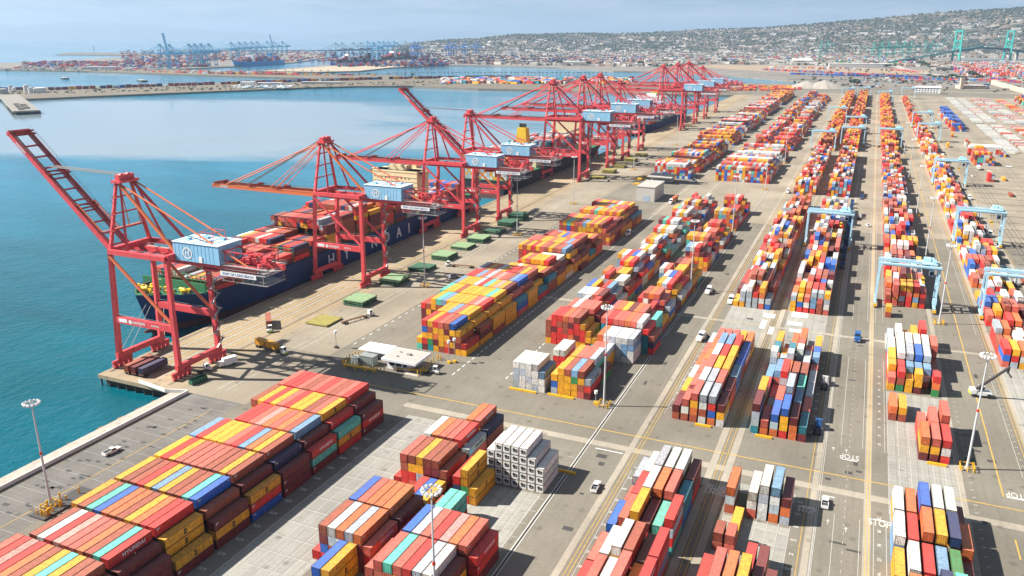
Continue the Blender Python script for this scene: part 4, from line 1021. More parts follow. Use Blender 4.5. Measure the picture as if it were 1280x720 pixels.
def cargo(xc, ya, heights, rng, pal, z0=12.2, cols=15, step=14.2, W_=38):
    for i, h in enumerate(heights):
        y = ya + i * step
        for q in range(cols):
            hh = max(0, h + rng.choice([0, 0, 0, 0, -1])) if not callable(h) else h(q)
            for k in range(hh):
                c = rng.choice(pal if not callable(pal) else pal(i))
                if k < hh - 2 and 0 < q < cols - 1 and i not in (0,): continue
                CONT2.append(dict(x=xc - W_ / 2 + (q + .5) * W_ / cols, y=y, z=z0 + k * CH, L=CL, c=c, rgb=jit(c, rng)))
CONT2 = []
rng = random.Random(12)
SP = 'rrrrcbbbbmmmroywgN'
cargo(-283, 274, [lambda q: 3 if q < 6 else 2, lambda q: 4 if q < 6 else 2, lambda q: 2 if 3 < q < 9 else 3, lambda q: 4 if q < 4 else (3 if q < 10 else 2), lambda q: 4 if q < 9 else 3, lambda q: 3 + (q < 8), lambda q: 6 if q < 13 else 5, 6, 7, 6, 6, 4, 3], rng, SP, 11.4)
cargo(-283, 487, [3, 3, 4], rng, 'rbmcgB', 11.6)
# second ship, dark hull, stern towards the camera side of the berth
s2 = make_ship(-284, 880, 285, 40, 15.0, HULL_BLACK, 'dark hulled container ship with a yellow funnel, berthed beyond the blue ship', flip=True)
bridge_house(s2, 80, 46, CREAM, 38)
fn = MB()
fn._add([(-5.5, 197, 33), (5.5, 197, 33), (5.5, 207, 33), (-5.5, 207, 33), (-4, 198.5, 49.5), (4, 198.5, 49.5), (4, 206, 49.5), (-4, 206, 49.5)], [(3, 2, 1, 0), (4, 5, 6, 7), (0, 1, 5, 4), (1, 2, 6, 5), (2, 3, 7, 6), (3, 0, 4, 7)])
fo = fn.build('funnel', SHIP_YELLOW, s2)
ex = MB()
for x in (-2.4, -.6, 1.2, 2.8): ex.tube((x, 202, 49.4), (x, 202, 53), .8, 10)
ex.build('exhaust_pipe', black_mark, fo)
MB().box(0, 202, 15, 30, 11.5, 17, base=True).build('engine_casing', CREAM, s2)
cargo(-284, 604, [7, 7, 8, 8], rng, lambda i: 'yywwg' if i == 0 else 'ccrrwwg', 10.6)
cargo(-284, 694, [8, 8, 8, 8, 8, 7, 0, 7, 6], rng, 'ggwwScbrT', 10.6)
s3 = make_ship(-288, 1055, 270, 40, 14.0, HULL_BLUE, 'far container ship with a white superstructure under the distant cranes')
bridge_house(s3, 110, 47, SHIP_WHITE, 42); MB().box(0, 130, 30, 9, 9, 22, base=True).build('funnel', SHIP_YELLOW, s3)
cargo(-288, 1090, [3, 4, 4, 4], rng, 'rbcgwB', 9.6); cargo(-288, 1200, [4, 5, 5, 5, 4, 4, 3], rng, 'rbcgwB', 9.6)
for c in CONT2:
    c['rot'] = 0.0; mass_box(mass, c)
# mooring lines
for k, (a, b_) in enumerate((((-282, 246, 12.5), (-255.8, 200.5, .4)), ((-281, 248, 12.5), (-256, 206, .4)), ((-278, 250, 12.0), (-256.2, 228, .4)))):
    tag(MB().tube(a, b_, .09, 5).build('mooring_line', mat('pale_rope', (.5, .47, .4), .8, .1)), ['pale mooring line from the blue bow to the wharf corner', 'second pale mooring line from the blue bow, just inside the corner line', 'steepest pale mooring line from the blue bow to the quay edge'][k], 'rope', 'mooring lines of the blue ship')
# ---------------------------------------------------------------- vehicles
YEL_SAFE = MATS['safety_yellow']
lamp_white = mat('headlight_lens', (.7, .7, .68), .2, .05)
def wheel(b, x, y, r=.38, w=.26): b.tube((x - w / 2, y, r), (x + w / 2, y, r), r, 12); return b
def make_pickup():
    r = empty('pickup_truck', label='x', cat='pickup truck', group='white pickup trucks')
    b = MB().box(0, 0, .42, 1.9, 5.5, .55, base=True).box(0, 1.95, .9, 1.8, 1.5, .22, base=True)
    b._add([(-.92, 1.35, .95), (.92, 1.35, .95), (.92, -.55, .95), (-.92, -.55, .95), (-.74, .75, 1.75), (.74, .75, 1.75), (.74, -.45, 1.75), (-.74, -.45, 1.75)], [(0, 1, 2, 3), (7, 6, 5, 4), (0, 4, 5, 1), (1, 5, 6, 2), (2, 6, 7, 3), (3, 7, 4, 0)])
    for s in (-1, 1): b.box(s * .88, -1.6, .95, .12, 2.1, .35, base=True)
    b.box(0, -2.68, .95, 1.9, .1, .35, base=True)
    b.build('body', white_coat, r)
    MB().box(0, -1.6, .98, 1.6, 2.0, .03).build('truck_bed', mat('bed_liner', (.06, .06, .06), .8, .1), r)
    g_ = MB()
    g_._add([(-.8, 1.3, 1.03), (.8, 1.3, 1.03), (.68, .83, 1.69), (-.68, .83, 1.69)], [(0, 1, 2, 3)]); g_.v = [(x, y + .03, z + .02) for x, y, z in g_.v]
    for s in (-1, 1): g_._add([(s * .93, 1.1, 1.08), (s * .93, -.45, 1.08), (s * .78, -.42, 1.66), (s * .78, .7, 1.66)], [(0, 1, 2, 3) if s > 0 else (3, 2, 1, 0)])
    g_._add([(-.75, -.57, 1.1), (.75, -.57, 1.1), (.65, -.48, 1.66), (-.65, -.48, 1.66)], [(3, 2, 1, 0)])
    g_.build('window', glass, r)
    for x in (-.85, .85):
        for y in (1.75, -1.7): wheel(MB(), x, y).build('wheel', rubber, r)
        MB().box(x * .8, 2.76, .72, .34, .05, .2).build('headlight', lamp_white, r)
    return r
def make_semi(colour, name='semi_truck'):
    r = empty(name, label='x', cat='truck', group='trucks working in the yard')
    b = MB().box(0, 3.2, 1.0, 2.3, 2.2, 1.2, base=True)
    b._add([(-1.2, 2.3, 1.0), (1.2, 2.3, 1.0), (1.2, -.3, 1.0), (-1.2, -.3, 1.0), (-1.1, 1.7, 3.4), (1.1, 1.7, 3.4), (1.1, -.3, 3.9), (-1.1, -.3, 3.9)], [(0, 1, 2, 3), (7, 6, 5, 4), (0, 4, 5, 1), (1, 5, 6, 2), (2, 6, 7, 3), (3, 7, 4, 0)])
    b.box(0, 4.38, .6, 2.3, .2, .7, base=True)
    b.build('cab', colour, r)
    g_ = MB()
    g_._add([(-1.0, 2.12, 2.3), (1.0, 2.12, 2.3), (.95, 1.78, 3.25), (-.95, 1.78, 3.25)], [(0, 1, 2, 3)]); g_.v = [(x, y + .04, z) for x, y, z in g_.v]
    for s in (-1, 1): g_._add([(s * 1.19, 2.0, 2.2), (s * 1.19, .9, 2.2), (s * 1.14, .9, 3.1), (s * 1.14, 1.65, 3.1)], [(0, 1, 2, 3) if s > 0 else (3, 2, 1, 0)])
    g_.build('windshield', glass, r)
    MB().box(0, -1.9, .75, 1.0, 6.0, .3, base=True).box(0, -3.0, 1.05, 1.3, 1.3, .18, base=True).tube((-.95, -.5, 1), (-.95, -.5, 4.1), .1, 8).tube((.95, -.5, 1), (.95, -.5, 4.1), .1, 8).build('chassis', dark_steel, r)
    for s in (-1, 1):
        wheel(MB(), s * 1.0, 3.1, .52, .32).build('wheel', rubber, r)
        for y in (-2.4, -3.7): wheel(MB(), s * .95, y, .52, .6).build('wheel', rubber, r)
        MB().tube((s * 1.15, -.6, .8), (s * 1.15, 1.4, .8), .32, 10).build('fuel_tank', grey_steel, r)
        MB().box(s * .85, 4.5, 1.15, .4, .06, .25).build('headlight', lamp_white, r)
    return r
def make_yard_truck():
    r = empty('yard_tractor', label='x', cat='yard tractor', group='trucks working in the yard')
    MB().box(-.3, 1.0, 1.1, 1.7, 1.6, 2.0, base=True).box(0, 1.9, .7, 2.4, 1.4, .7, base=True).build('cab', white_coat, r)
    MB().box(-.3, 1.82, 2.35, 1.5, .06, 1.0).box(.57, 1.0, 2.4, .06, 1.2, .9).box(-1.17, 1.0, 2.4, .06, 1.2, .9).build('windshield', glass, r)
    MB().box(0, -.8, .7, 1.0, 4.6, .35, base=True).build('chassis', dark_steel, r)
    MB().box(0, 2.65, .5, 2.4, .16, .5, base=True).build('bumper', mat('lime_paint', (.45, .7, .05), .5, .1), r)
    for s in (-1, 1):
        wheel(MB(), s * 1.0, 1.7, .5, .32).build('wheel', rubber, r); wheel(MB(), s * .9, -2.0, .5, .6).build('wheel', rubber, r)
    return r
def make_chassis(colour):
    r = empty('container_chassis', label='x', cat='trailer', group='container chassis')
    f = MB()
    for s in (-1, 1): f.box(s * .5, 0, 1.0, .22, 12.3, .3, base=True)
    for i in range(8): f.box(0, -6 + i * 1.72, 1.02, 2.4 if i in (0, 7) else 1.3, .2, .26, base=True)
    f.build('frame', colour, r)
    for s in (-1, 1):
        for y in (-4.0, -5.3): wheel(MB(), s * .95, y, .5, .6).build('wheel', rubber, r)
        MB().box(s * .6, 3.4, .1, .14, .14, .95, base=True).build('landing_leg', dark_steel, r)
    return r
def make_van(colour, n='van'):
    r = empty(n, label='x', cat='van')
    b = MB()
    b._add([(-1, -2.7, .4), (1, -2.7, .4), (1, 2.7, .4), (-1, 2.7, .4), (-.92, -2.65, 2.3), (.92, -2.65, 2.3), (.92, 1.5, 2.3), (-.92, 1.5, 2.3), (-.97, 2.65, 1.1), (.97, 2.65, 1.1)],
           [(3, 2, 1, 0), (4, 5, 6, 7), (0, 1, 5, 4), (7, 6, 9, 8), (8, 9, 2, 3), (1, 2, 9, 6, 5), (3, 0, 4, 7, 8)])
    b.build('body', colour, r)
    g_ = MB(); g_._add([(-.85, 2.45, 1.35), (.85, 2.45, 1.35), (.82, 1.68, 2.2), (-.82, 1.68, 2.2)], [(0, 1, 2, 3)]); g_.v = [(x, y + .04, z + .03) for x, y, z in g_.v]
    for s in (-1, 1): g_._add([(s * .985, 1.6, 1.4), (s * .985, -2.3, 1.4), (s * .95, -2.3, 2.05), (s * .95, 1.3, 2.05)], [(0, 1, 2, 3) if s > 0 else (3, 2, 1, 0)])
    g_.build('window', glass, r)
    for s in (-1, 1):
        for y in (-1.7, 1.75): wheel(MB(), s * .9, y, .36).build('wheel', rubber, r)
    return r
pk = make_pickup(); pk['label'] = 'white pickup truck on the road behind the sea wall'
pk.location = (-202.2, 154.5, .03); pk.rotation_euler = (0, 0, -.12)
for (px, py, rz, lab) in ((744.5, 611, .05, 'white pickup truck in the lane right of the white refrigerated boxes'), (1031, 631, 0, 'white pickup truck stopped by the crossing markings'), (1085, 283, .3, 'small white pickup truck in the wide lane past the nearest gantry'),
                        (1244, 309.5, 1.3, 'white pickup truck beside the right leg of the teal cab gantry'), (1216, 221, .2, 'white pickup truck beyond the far right lane'), (765, 216, .3, 'white pickup truck on the apron before the far red stacks'), (1261, 209, 1.2, 'small white pickup truck near the red and white pile'), (1085, 184, 0, 'tiny white pickup truck far up the wide lane'), (1139, 183.5, 1.2, 'tiny white pickup truck between two far lanes')):
    x, y = at(px, py); clone(pk, (x, y, .03), rz, lab)
white_semi = make_semi(white_coat); first = True
for (px, py, rz, lab) in ((878, 424, 2.95, 'white truck without a trailer waiting left of the long lane block'), (914, 378, 3.1, 'white truck passing the end of the light grey far stacks'), (887, 366, 3.0, 'white truck in the lane before the far stacks'), (786, 294, 3.1, 'white truck beside the long yellow block'), (839, 254.5, 3.1, 'white truck hauling the orange container past the white box building'),
                        (893, 445, 3.1, 'white truck half hidden at the side of the long lane block'), (868, 228, 3.1, 'white truck at the corner of the far block'), (985, 241, 3.1, 'dark lane truck at the far left lane'), (1052, 313, .02, 'white truck between the middle lane and a gantry leg')):
    x, y = at(px, py)
    o = white_semi if first else clone(white_semi, (0, 0, 0)); first = False
    o.location = (x, y, .02); o.rotation_euler = (0, 0, rz); o['label'] = lab
blue_semi = make_semi(mat('truck_blue', (.03, .12, .35), .4, .1)); blue_semi.location = (-3.2, 470, .02); blue_semi['label'] = 'first blue truck of the queue beside the middle lane stacks'
for i in range(11): clone(blue_semi, (-3.2, 489 + i * 17.5, .02), 0, f'{ORD[i + 2]} blue truck of the queue beside the middle lane stacks')
for i, yy in enumerate((392, 431, 470, 588, 604, 645, 722, 768)): clone(white_semi, (81.2, yy, .02), 0 if i % 3 else PI, f'{ORD[i + 1]} white truck along the lane right of the right edge stacks')
for i, yy in enumerate((258, 296, 352, 610, 690)): clone(white_semi if i % 2 else blue_semi, (-2.9 if i < 2 else (7 if i == 2 else 3), yy, .02), PI if i == 2 else 0, ['blue truck loading beside the middle lane block', 'white truck loading beside the middle lane block', 'blue truck driving down the wide lane towards the crossing', 'white truck in the wide lane beyond the nearest gantry', 'blue truck in the wide lane by the far junction'][i])
ys_ = [(337, 414, -2.42, 'white yard tractor pulling a maroon container across the apron'), (352, 442, -1.75, 'white yard tractor at the head of the long yellow container'), (541, 467, -1.35, 'yard tractor waiting at the gate house with an empty chassis'), (563, 333, 1.7, 'yard tractor on the apron beside the chassis rack'), (461, 396, -.35, 'yard tractor with a rusty empty chassis on the apron'),
       (256, 465, -.3, 'white yard tractor by the landside leg of the nearest crane')]
yt = make_yard_truck()
for i, (px, py, rz, lab) in enumerate(ys_):
    x, y = at(px, py); o = yt if i == 0 else clone(yt, (0, 0, 0)); o.location = (x, y, .05); o.rotation_euler = (0, 0, rz); o['label'] = lab
def fwd(x, y, rz, d): return (x - math.sin(rz) * d, y + math.cos(rz) * d)
rust_frame = mat('rusty_frame', (.25, .12, .05), .7, .3, .8)
ch_ = make_chassis(rust_frame); chy = make_chassis(YEL_SAFE)
x, y = at(337, 414); ch_.location = (*fwd(x, y, -2.42, -8.2), .05); ch_.rotation_euler = (0, 0, -2.42); ch_['label'] = 'chassis under the maroon container on the apron'
CONT3 = []
def boxed(x, y, z, rz, c, lab, L_=CL):
    body, doors = C40 if L_ == CL else C20; o = put('shipping_container', body, None, (x, y, z), rz); o.color = CC[c] + (1,)
    for d in doors: put('door', d, o).color = CC[c] + (1,)
    return tag(o, lab, 'shipping container', 'shipping containers carried on chassis')
boxed(*fwd(x, y, -2.42, -8.2), 1.36, -2.42, 'b', 'brown container riding behind a white yard tractor on the apron')
x, y = at(352, 442); p_ = fwd(x, y, -1.75, -8.6); clone(ch_, (*p_, .05), -1.75, 'chassis under the lone yellow container on the apron'); oy = boxed(*p_, 1.36, -1.75, 'y', 'yellow container on a chassis crossing behind the nearest crane')
letters('logo', 'm\nsc', 1.2, black_mark, oy, (-CW / 2 - .03, 0, 1.3), FACE_NX, 1, .05, .62); letters('logo', 'm\nsc', 1.2, black_mark, oy, (CW / 2 + .03, 0, 1.3), FACE_PX, 1, .05, .62)
x, y = at(541, 467); chy.location = (*fwd(x, y, -1.35, -8.4), .02); chy.rotation_euler = (0, 0, -1.35); chy['label'] = 'long empty yellow chassis behind the tractor at the gate house'
x, y = at(461, 396); clone(ch_, (*fwd(x, y, -.35, -8.4), .05), -.35, 'rusty empty chassis on the apron behind the hatch covers')
x, y = at(563, 333); clone(ch_, (*fwd(x, y, 1.7, -8), .05), 1.7, 'rusty chassis behind the tractor beside the mast')
x, y = at(839, 254.5); clone(ch_, (*fwd(x, y, 3.1, -9.4), .02), 3.1, 'chassis under the orange container near the white building'); boxed(*fwd(x, y, 3.1, -9.4), 1.36, 3.1, 'o', 'orange container hauled by a white truck near the white building')
for i, (dx, c) in enumerate(((0, 'b'), (3.6, 'm'), (7.4, 'N'))):
    clone(ch_, (-247.2 + dx, 206.6, .05), 0, f"chassis under the {['brown', 'maroon', 'navy'][i]} container at the wharf corner"); boxed(-247.2 + dx, 206.6, 1.36, 0, c, f"{['brown', 'maroon', 'navy'][i]} container on a chassis at the wharf corner under the nearest crane")
vn = make_van(mat('silver_van_paint', (.45, .48, .52), .3, .05)); x, y = at(566, 347.5); vn.location = (x, y, .05); vn.rotation_euler = (0, 0, -.35); vn['label'] = 'silver van driving on the apron beside the long yellow block'
bx = empty('box_truck', label='white box truck parked by the landside sill of the nearest crane', cat='truck'); x, y = at(284, 457); bx.location = (x, y, .05); bx.rotation_euler = (0, 0, 2.75)
MB().box(0, -1.2, .8, 2.3, 5.4, 2.5, base=True).build('cargo_box', white_coat, bx); MB().box(0, 2.6, .6, 2.1, 1.9, 1.7, base=True).build('cab', white_coat, bx); MB().box(0, 3.56, 1.75, 1.8, .06, .8).build('windshield', glass, bx)
for s in (-1, 1):
    for yy in (2.6, -2.6): wheel(MB(), s * .95, yy, .45, .3).build('wheel', rubber, bx)
x, y = at(248, 478); bn = empty('waste_skip', (x, y, .05), -.2, 'dark green open skip beside the landside leg of the nearest crane', 'skip')
k = MB().box(0, 0, .15, 2.4, 6.4, .15, base=True)
for s in (-1, 1): k.box(s * 1.2, 0, .15, .1, 6.4, 1.8, base=True); k.box(0, s * 3.2, .15, 2.4, .1, 1.8, base=True)
for s in (-1, 1):
    for i in range(7): k.box(s * 1.28, -2.9 + i * .96, .2, .1, .12, 1.7, base=True)
k.build('skip_body', mat('skip_green', (.02, .10, .06), .5, .2), bn)
# reach stacker by the right mast
rs = empty('reach_stacker', (49, 308.6, .02), -1.45, 'white reach stacker with a lime bumper and a raised black boom', 'reach stacker')
MB().box(0, -.3, .9, 3.0, 6.6, 1.2, base=True).box(0, -2.9, 1.2, 3.2, 1.8, 1.6, base=True).build('body', white_coat, rs)
MB().box(-.2, -.2, 2.1, 1.5, 2.0, 1.9, base=True).build('cab', white_coat, rs); MB().box(-.2, .82, 3.1, 1.3, .06, 1.2).box(.57, -.2, 3.1, .06, 1.6, 1.2).build('cab_window', glass, rs)
MB().bar((1.0, -2.2, 3.0), (1.0, 7.0, 12.6), .9, .9, .7, .7).build('boom', dark_steel, rs); MB().bar((1.0, 6.8, 12.4), (1.0, 6.8, 10.4), .5).bar((-3.0, 6.8, 10.3), (5.0, 6.8, 10.3), .5, .45).build('spreader', dark_steel, rs)
MB().box(0, -3.85, .9, 3.2, .2, 1.0, base=True).build('bumper', MATS['lime_paint'], rs)
for s in (-1, 1): wheel(MB(), s * 1.35, 2.2, .85, .9).build('wheel', rubber, rs); wheel(MB(), s * 1.3, -2.4, .75, .6).build('wheel', rubber, rs)
# ---------------------------------------------------------------- hatch covers put down along the apron
HG = mat('hatch_green', (.24, .37, .20), .6, .25, .5, dirt=(.3, .25, .12)); HD = mat('hatch_dark_green', (.06, .15, .09), .6, .25, .5); HO = mat('hatch_olive', (.30, .26, .07), .7, .25, .5)
def cover_mesh(m):
    b = MB().box(0, 0, .35, 11.6, 12.2, .5, base=True)
    for i in range(5): b.box(-4.8 + i * 2.4, 0, 0, .25, 12.0, .36, base=True)
    for i in range(4): b.box(0, -4.8 + i * 3.2, .85, 11.4, .12, .05, base=True)
    for x in (-5.3, 5.3):
        for y in (-5.6, 0, 5.6): b.box(x, y, .85, .5, .5, .22, base=True)
    return b.mesh('hatch_cover', m)
HM = {'g': cover_mesh(HG), 'd': cover_mesh(HD), 'o': cover_mesh(HO)}
hl = [(-214.5, 280.5, 'o', 1, 'olive hatch cover lying alone nearest the gate end'), (-214.5, 309.5, 'g', 3, 'second'), (-217.0, 345, 'g', 3, 'third'), (-216.3, 373, 'd', 2, 'fourth'), (-216.3, 399, 'g', 3, 'fifth'), (-217.5, 425, 'g', 2, 'sixth'), (-216, 444, 'g', 3, 'seventh'), (-216, 469, 'd', 2, 'eighth'), (-217.5, 493, 'd', 3, 'ninth'),
      (-218, 512, 'd', 4, 'tenth'), (-218, 700, 'o', 2, 'eleventh'), (-219, 735, 'o', 3, 'twelfth'), (-219, 770, 'o', 2, 'thirteenth'), (-220, 815, 'o', 3, 'fourteenth'), (-221, 860, 'o', 2, 'fifteenth')]
for x, y, m_, n, nm in hl:
    for k in range(n):
        o = put('hatch_cover', HM['d' if (m_ == 'g' and k < n - 1) else m_], None, (x + random.uniform(-.3, .3), y + random.uniform(-.3, .3), .04 + k * 1.09), random.uniform(-.03, .03))
        lab = nm if ' ' in nm else f"{'olive' if m_ == 'o' else 'green'} hatch cover, {'top' if k == n - 1 else ('bottom' if k == 0 else ORD[k + 1])} of the {nm} pile from the gate end"
        tag(o, lab, 'hatch cover', 'ship hatch covers piled on the apron')
# ---------------------------------------------------------------- buildings in the yard
gh = empty('gate_house', (-153.3, 249.5, .02), 0, 'low white gate house with a wide flat overhanging roof beside yellow bollards', 'building')
MB().box(-1.6, .5, 0, 9.5, 8.6, 3.9, base=True).build('wall', SIGN_WHITE, gh)
rf = MB().box(0, 0, 4.0, 15.2, 12.2, 1.0, base=True).build('roof', SIGN_WHITE, gh)
MB().box(0, 0, 5.02, 14.4, 11.4, .05, base=True).build('roof_membrane', mat('grey_roofing', (.42, .40, .36), .9, .12, .3), rf)
MB().box(1, .6, 5.07, 1.6, 1.2, .8, base=True).box(-2.5, -2.5, 5.07, .7, .7, .5, base=True).box(-3.5, 1.8, 5.07, .6, .6, .5, base=True).build('roof_vent', grey_steel, rf)
for x, w2 in ((-4.2, 2.2), (-1.2, 2.2), (1.6, 1.6)): MB().box(x, -3.83, 2.3, w2, .08, 1.3).build('window', glass, gh)
MB().box(3.2, .5, 2.3, .08, 4.5, 1.3).build('window', glass, gh); MB().box(2.6, -3.84, 1.15, .9, .08, 2.1).build('door', grey_steel, gh)
MB().box(5.5, 0, 0, 6, 13, .16, base=True).build('kerb_island', concrete, gh)
an = empty('utility_annex', (-169.2, 254.2, .02), 0, 'flat white canopy roof left of the gate house', 'building')
MB().box(0, 0, 3.6, 13, 8.5, .5, base=True).build('roof', SIGN_WHITE, an); MB().box(0, 1.5, 0, 11.5, 4.5, 3.6, base=True).build('wall', mat('pale_grey_wall', (.45, .46, .46), .7, .1), an)
for i, (x, y, sx, sy, h, lab) in enumerate(((-168.6, 246.2, 6.4, 3.6, 3.9, 'larger grey green transformer cabinet left of the gate house'), (-173.2, 244.6, 3.2, 2.8, 3.0, 'smaller grey green transformer cabinet at the end of the bollards'))):
    e = empty('transformer_cabinet', (x, y, .02), 0, lab, 'cabinet'); c_ = mat('cabinet_grey_green', (.26, .29, .27), .6, .1, .6)
    MB().box(0, 0, 0, sx, sy, h, base=True).build('cabinet_body', c_, e); MB().box(0, 0, h, sx + .3, sy + .3, .15, base=True).build('lid', c_, e)
    d = MB()
    for q in range(int(sx / 1.1)): d.box(-sx / 2 + .7 + q * 1.1, -sy / 2 - .04, h / 2, .95, .06, h - .6)
    d.build('door', c_, e)
bollard = MB().tube((0, 0, 0), (0, 0, 2.0), .2, 9).tube((0, 0, 2.0), (0, 0, 2.12), .2, 9, .1).mesh('bollard', YEL_SAFE); nb = 0
bp_ = [(-177.5 + i * 1.55, 241.6 + (.05 * i)) for i in range(13)] + [(-178.0, 243 + i * 2.0) for i in range(8)] + [(-145.2, 244 + i * 2.2) for i in range(6)] + [(-162 + i * 2.6, 258.4) for i in range(7)] + [(-146, 260.5), (-144.5, 260.8), (-145.2, 262), (-146.4, 262.4)]
for x, y in bp_:
    o = put('bollard', bollard, None, (x, y, .02)); tag(o, 'yellow steel bollard guarding the gate house and its cabinets', 'bollard', 'yellow bollards round the gate house')
bar_ = MB().box(0, 0, 1.1, 14.5, .9, .5, base=True)
for x in (-6.5, -2, 2.5, 6.5): bar_.box(x, 0, 0, .4, .8, 1.1, base=True)
o = bar_.build('safety_barrier', YEL_SAFE); o.location = (-168.5, 239.8, .02); tag(o, 'long yellow barrier rail in front of the gate house cabinets', 'barrier')
wb = empty('storage_building', (-152.2, 627, .02), 0, 'plain pale grey box building with a roller door beyond the long yellow block', 'building')
MB().box(0, 0, 0, 14.4, 32, 11, base=True).build('wall', mat('pale_block_wall', (.52, .51, .47), .8, .1, .3), wb); MB().box(0, 0, 11, 15, 32.6, .5, base=True).build('roof', mat('grey_roofing', (0, 0, 0)), wb)
MB().box(1, -16.05, 2.2, 5, .1, 4.4).build('roller_door', mat('faded_blue_door', (.36, .46, .60), .6, .1), wb)
sb_ = empty('canopy_shed', (-161, 704, .02), 0, 'grey flat roofed canopy shed behind the box building', 'building')
MB().box(0, 0, 5.2, 22, 22, .7, base=True).build('roof', mat('grey_roofing', (0, 0, 0)), sb_); MB().box(0, 3, 0, 18, 14, 5.2, base=True).build('wall', mat('pale_grey_wall', (0, 0, 0)), sb_)
for i, (px, py, rz) in enumerate(((800, 225, 1.4), (806, 221.5, 1.5), (797, 231, 1.45))):
    x, y = at(px, py); f = MB()
    for s in (-1, 1): f.box(s * 1.1, 0, .3, .25, 12.2, .4, base=True)
    for q in range(5): f.box(0, -6 + q * 3, .3, 2.4, .4, .4, base=True)
    f.box(0, 0, .7, 2.0, 4, 1.0, base=True)
    o = f.build('lifting_spreader', YEL_SAFE); o.location = (x, y, .02); o.rotation_euler = (0, 0, rz); tag(o, ['yellow lifting spreader nearest the white box building', 'yellow lifting spreader in the middle of the parked row', 'yellow lifting spreader at the outer end of the parked row'][i], 'spreader', 'parked yellow spreaders')
# planter at the left mast with yellow posts
pn = empty('planter_island', (-190.8, 128.5, .02), 0, 'dark kerbed island with a thicket of yellow posts round the sea wall mast', 'traffic island')
MB().box(0, 0, 0, 5.6, 16, .5, base=True).build('kerb', dark_steel, pn)
for i in range(22): MB().tube((random.uniform(-2.3, 2.3), random.uniform(-7, 7), .4), (random.uniform(-2.3, 2.3), 0, .4), .01, 3) if False else None
pp = MB(); rg = random.Random(9)
for i in range(20):
    a, b2 = rg.uniform(-2.3, 2.3), rg.uniform(-7, 6); pp.tube((a, b2, .4), (a, b2, rg.uniform(1.6, 3.0)), .2, 7)
pq = pp.build('guard_post', YEL_SAFE, pn); pq['kind'] = 'stuff'
# floodlight on a short pole and cable reel at the apron
for (px, py, h, lab) in ((420.5, 435, 7, 'small floodlight pole on the apron beside yellow barriers'), (561.5, 454, 9, 'short floodlight pole at the corner of the long yellow block'), (568.5, 453, 9.6, 'second short pole at the corner of the long yellow block'), (744.5, 505, 4.5, 'short lamp post left of the big mast base')):
    x, y = at(px, py); e = empty('floodlight_pole', (x, y, .02), 0, lab, 'lamp post')
    MB().tube((0, 0, 0), (0, 0, h), .12, 8).build('pole', grey_steel, e); MB().tube((0, 0, h - .5), (0, 0, h + .6), .6, 10).build('lamp_head', SIGN_WHITE, e); MB().box(0, 0, 0, 1.3, 1.3, .9, base=True).build('footing', YEL_SAFE if px > 500 else dark_steel, e)
# yellow wheel stops at the ends of the stacks
ws = MB().box(0, 0, 0, 5.2, .7, .7, base=True).mesh('end_barrier', YEL_SAFE)
for x, y, lab in ((-106.0, 247.2, 'yellow end barrier before the white stacks'), (-100.6, 247.2, 'second yellow end barrier before the white stacks'), (-91.2, 248.0, 'short yellow end barrier before the mixed stacks'), (-86.6, 248.0, 'yellow end barrier before the mixed stacks'), (-38.0, 245.4, 'yellow end barrier before the long lane block'), (-18.6, 245.4, 'yellow end barrier before the middle lane block'), (31.4, 248.0, 'yellow end barrier before the three stack block'), (-69.0, 199.6, 'yellow end barrier behind the white refrigerated boxes')):
    tag(put('end_barrier', ws, None, (x, y, .02)), lab, 'barrier', 'yellow end barriers before the stacks')
lone = put('shipping_container', C40[0], None, (-136, 402, .02)); 
bpy.data.objects.remove(lone)
# ---------------------------------------------------------------- far harbour, town and hills
def direc(px):
    d = FW * FPX + RT * (px - 640) - UP * (46 - 360); h = Vector((d.x, d.y, 0)); return h.normalized()
RIDGE = [(-200, -30), (440, -30), (480, 6), (510, 60), (545, 88), (600, 104), (645, 142), (690, 150), (740, 143), (800, 152), (850, 166), (900, 188), (1000, 206), (1060, 236), (1110, 256), (1170, 286), (1280, 322), (1330, 335), (1500, 330)]
def lerp_tab(tab, x):
    for (a, u), (b_, v) in zip(tab[:-1], tab[1:]):
        if a <= x <= b_: return u + (v - u) * (x - a) / (b_ - a)
    return tab[-1][1] if x > tab[-1][0] else tab[0][1]
from mathutils import noise as mnoise
def hill_z(px, D):
    d = direc(px); X, Y = d.x * D, d.y * D
    hr = lerp_tab(RIDGE, px); hr = 123 + (hr - 123) * 1.3 if hr > 0 else hr
    t = (D - 7000) / 2100.0
    if t <= 0: return -1.5
    s = t * t * (3 - 2 * t) if t < 1 else 1 - .06 * (t - 1)
    n = mnoise.fractal(Vector((X / 900, Y / 900, 3.0)), 1.0, 2.0, 5)
    return max(-8, hr * (.25 * t + .75 * s if t < 1 else s) + n * 26 * min(1, t * 1.5) * min(1, max(0, hr / 120)) - (0 if hr > 0 else 8))
b = MB(); NX, ND = 150, 46; vs = []
for i in range(NX + 1):
    px = 430 + (1480 - 430) * i / NX; d = direc(px)
    for j in range(ND + 1):
        D = 6900 + 5200 * (j / ND) ** 1.15; z = hill_z(px, D); vs.append((d.x * D, d.y * D, z))
b._add(vs, [(i * (ND + 1) + j, (i + 1) * (ND + 1) + j, (i + 1) * (ND + 1) + j + 1, i * (ND + 1) + j + 1) for i in range(NX) for j in range(ND)])
m, t, bs = nodes_of('scrub_hillside')
g = t.nodes.new('ShaderNodeNewGeometry').outputs['Position']
k = mixc(t, ramp(t, noise(t, g, .0035, 6, .65), .42, .58), (.06, .062, .045), (.20, .15, .11))
k = mixc(t, ramp(t, noise(t, g, .02, 4, .6), .5, .62, 0, .8), k, (.03, .045, .022))
t.links.new(k, bs.inputs['Base Color']); bs.inputs['Roughness'].default_value = .95
structure(b.build('hills', m, smooth=True))
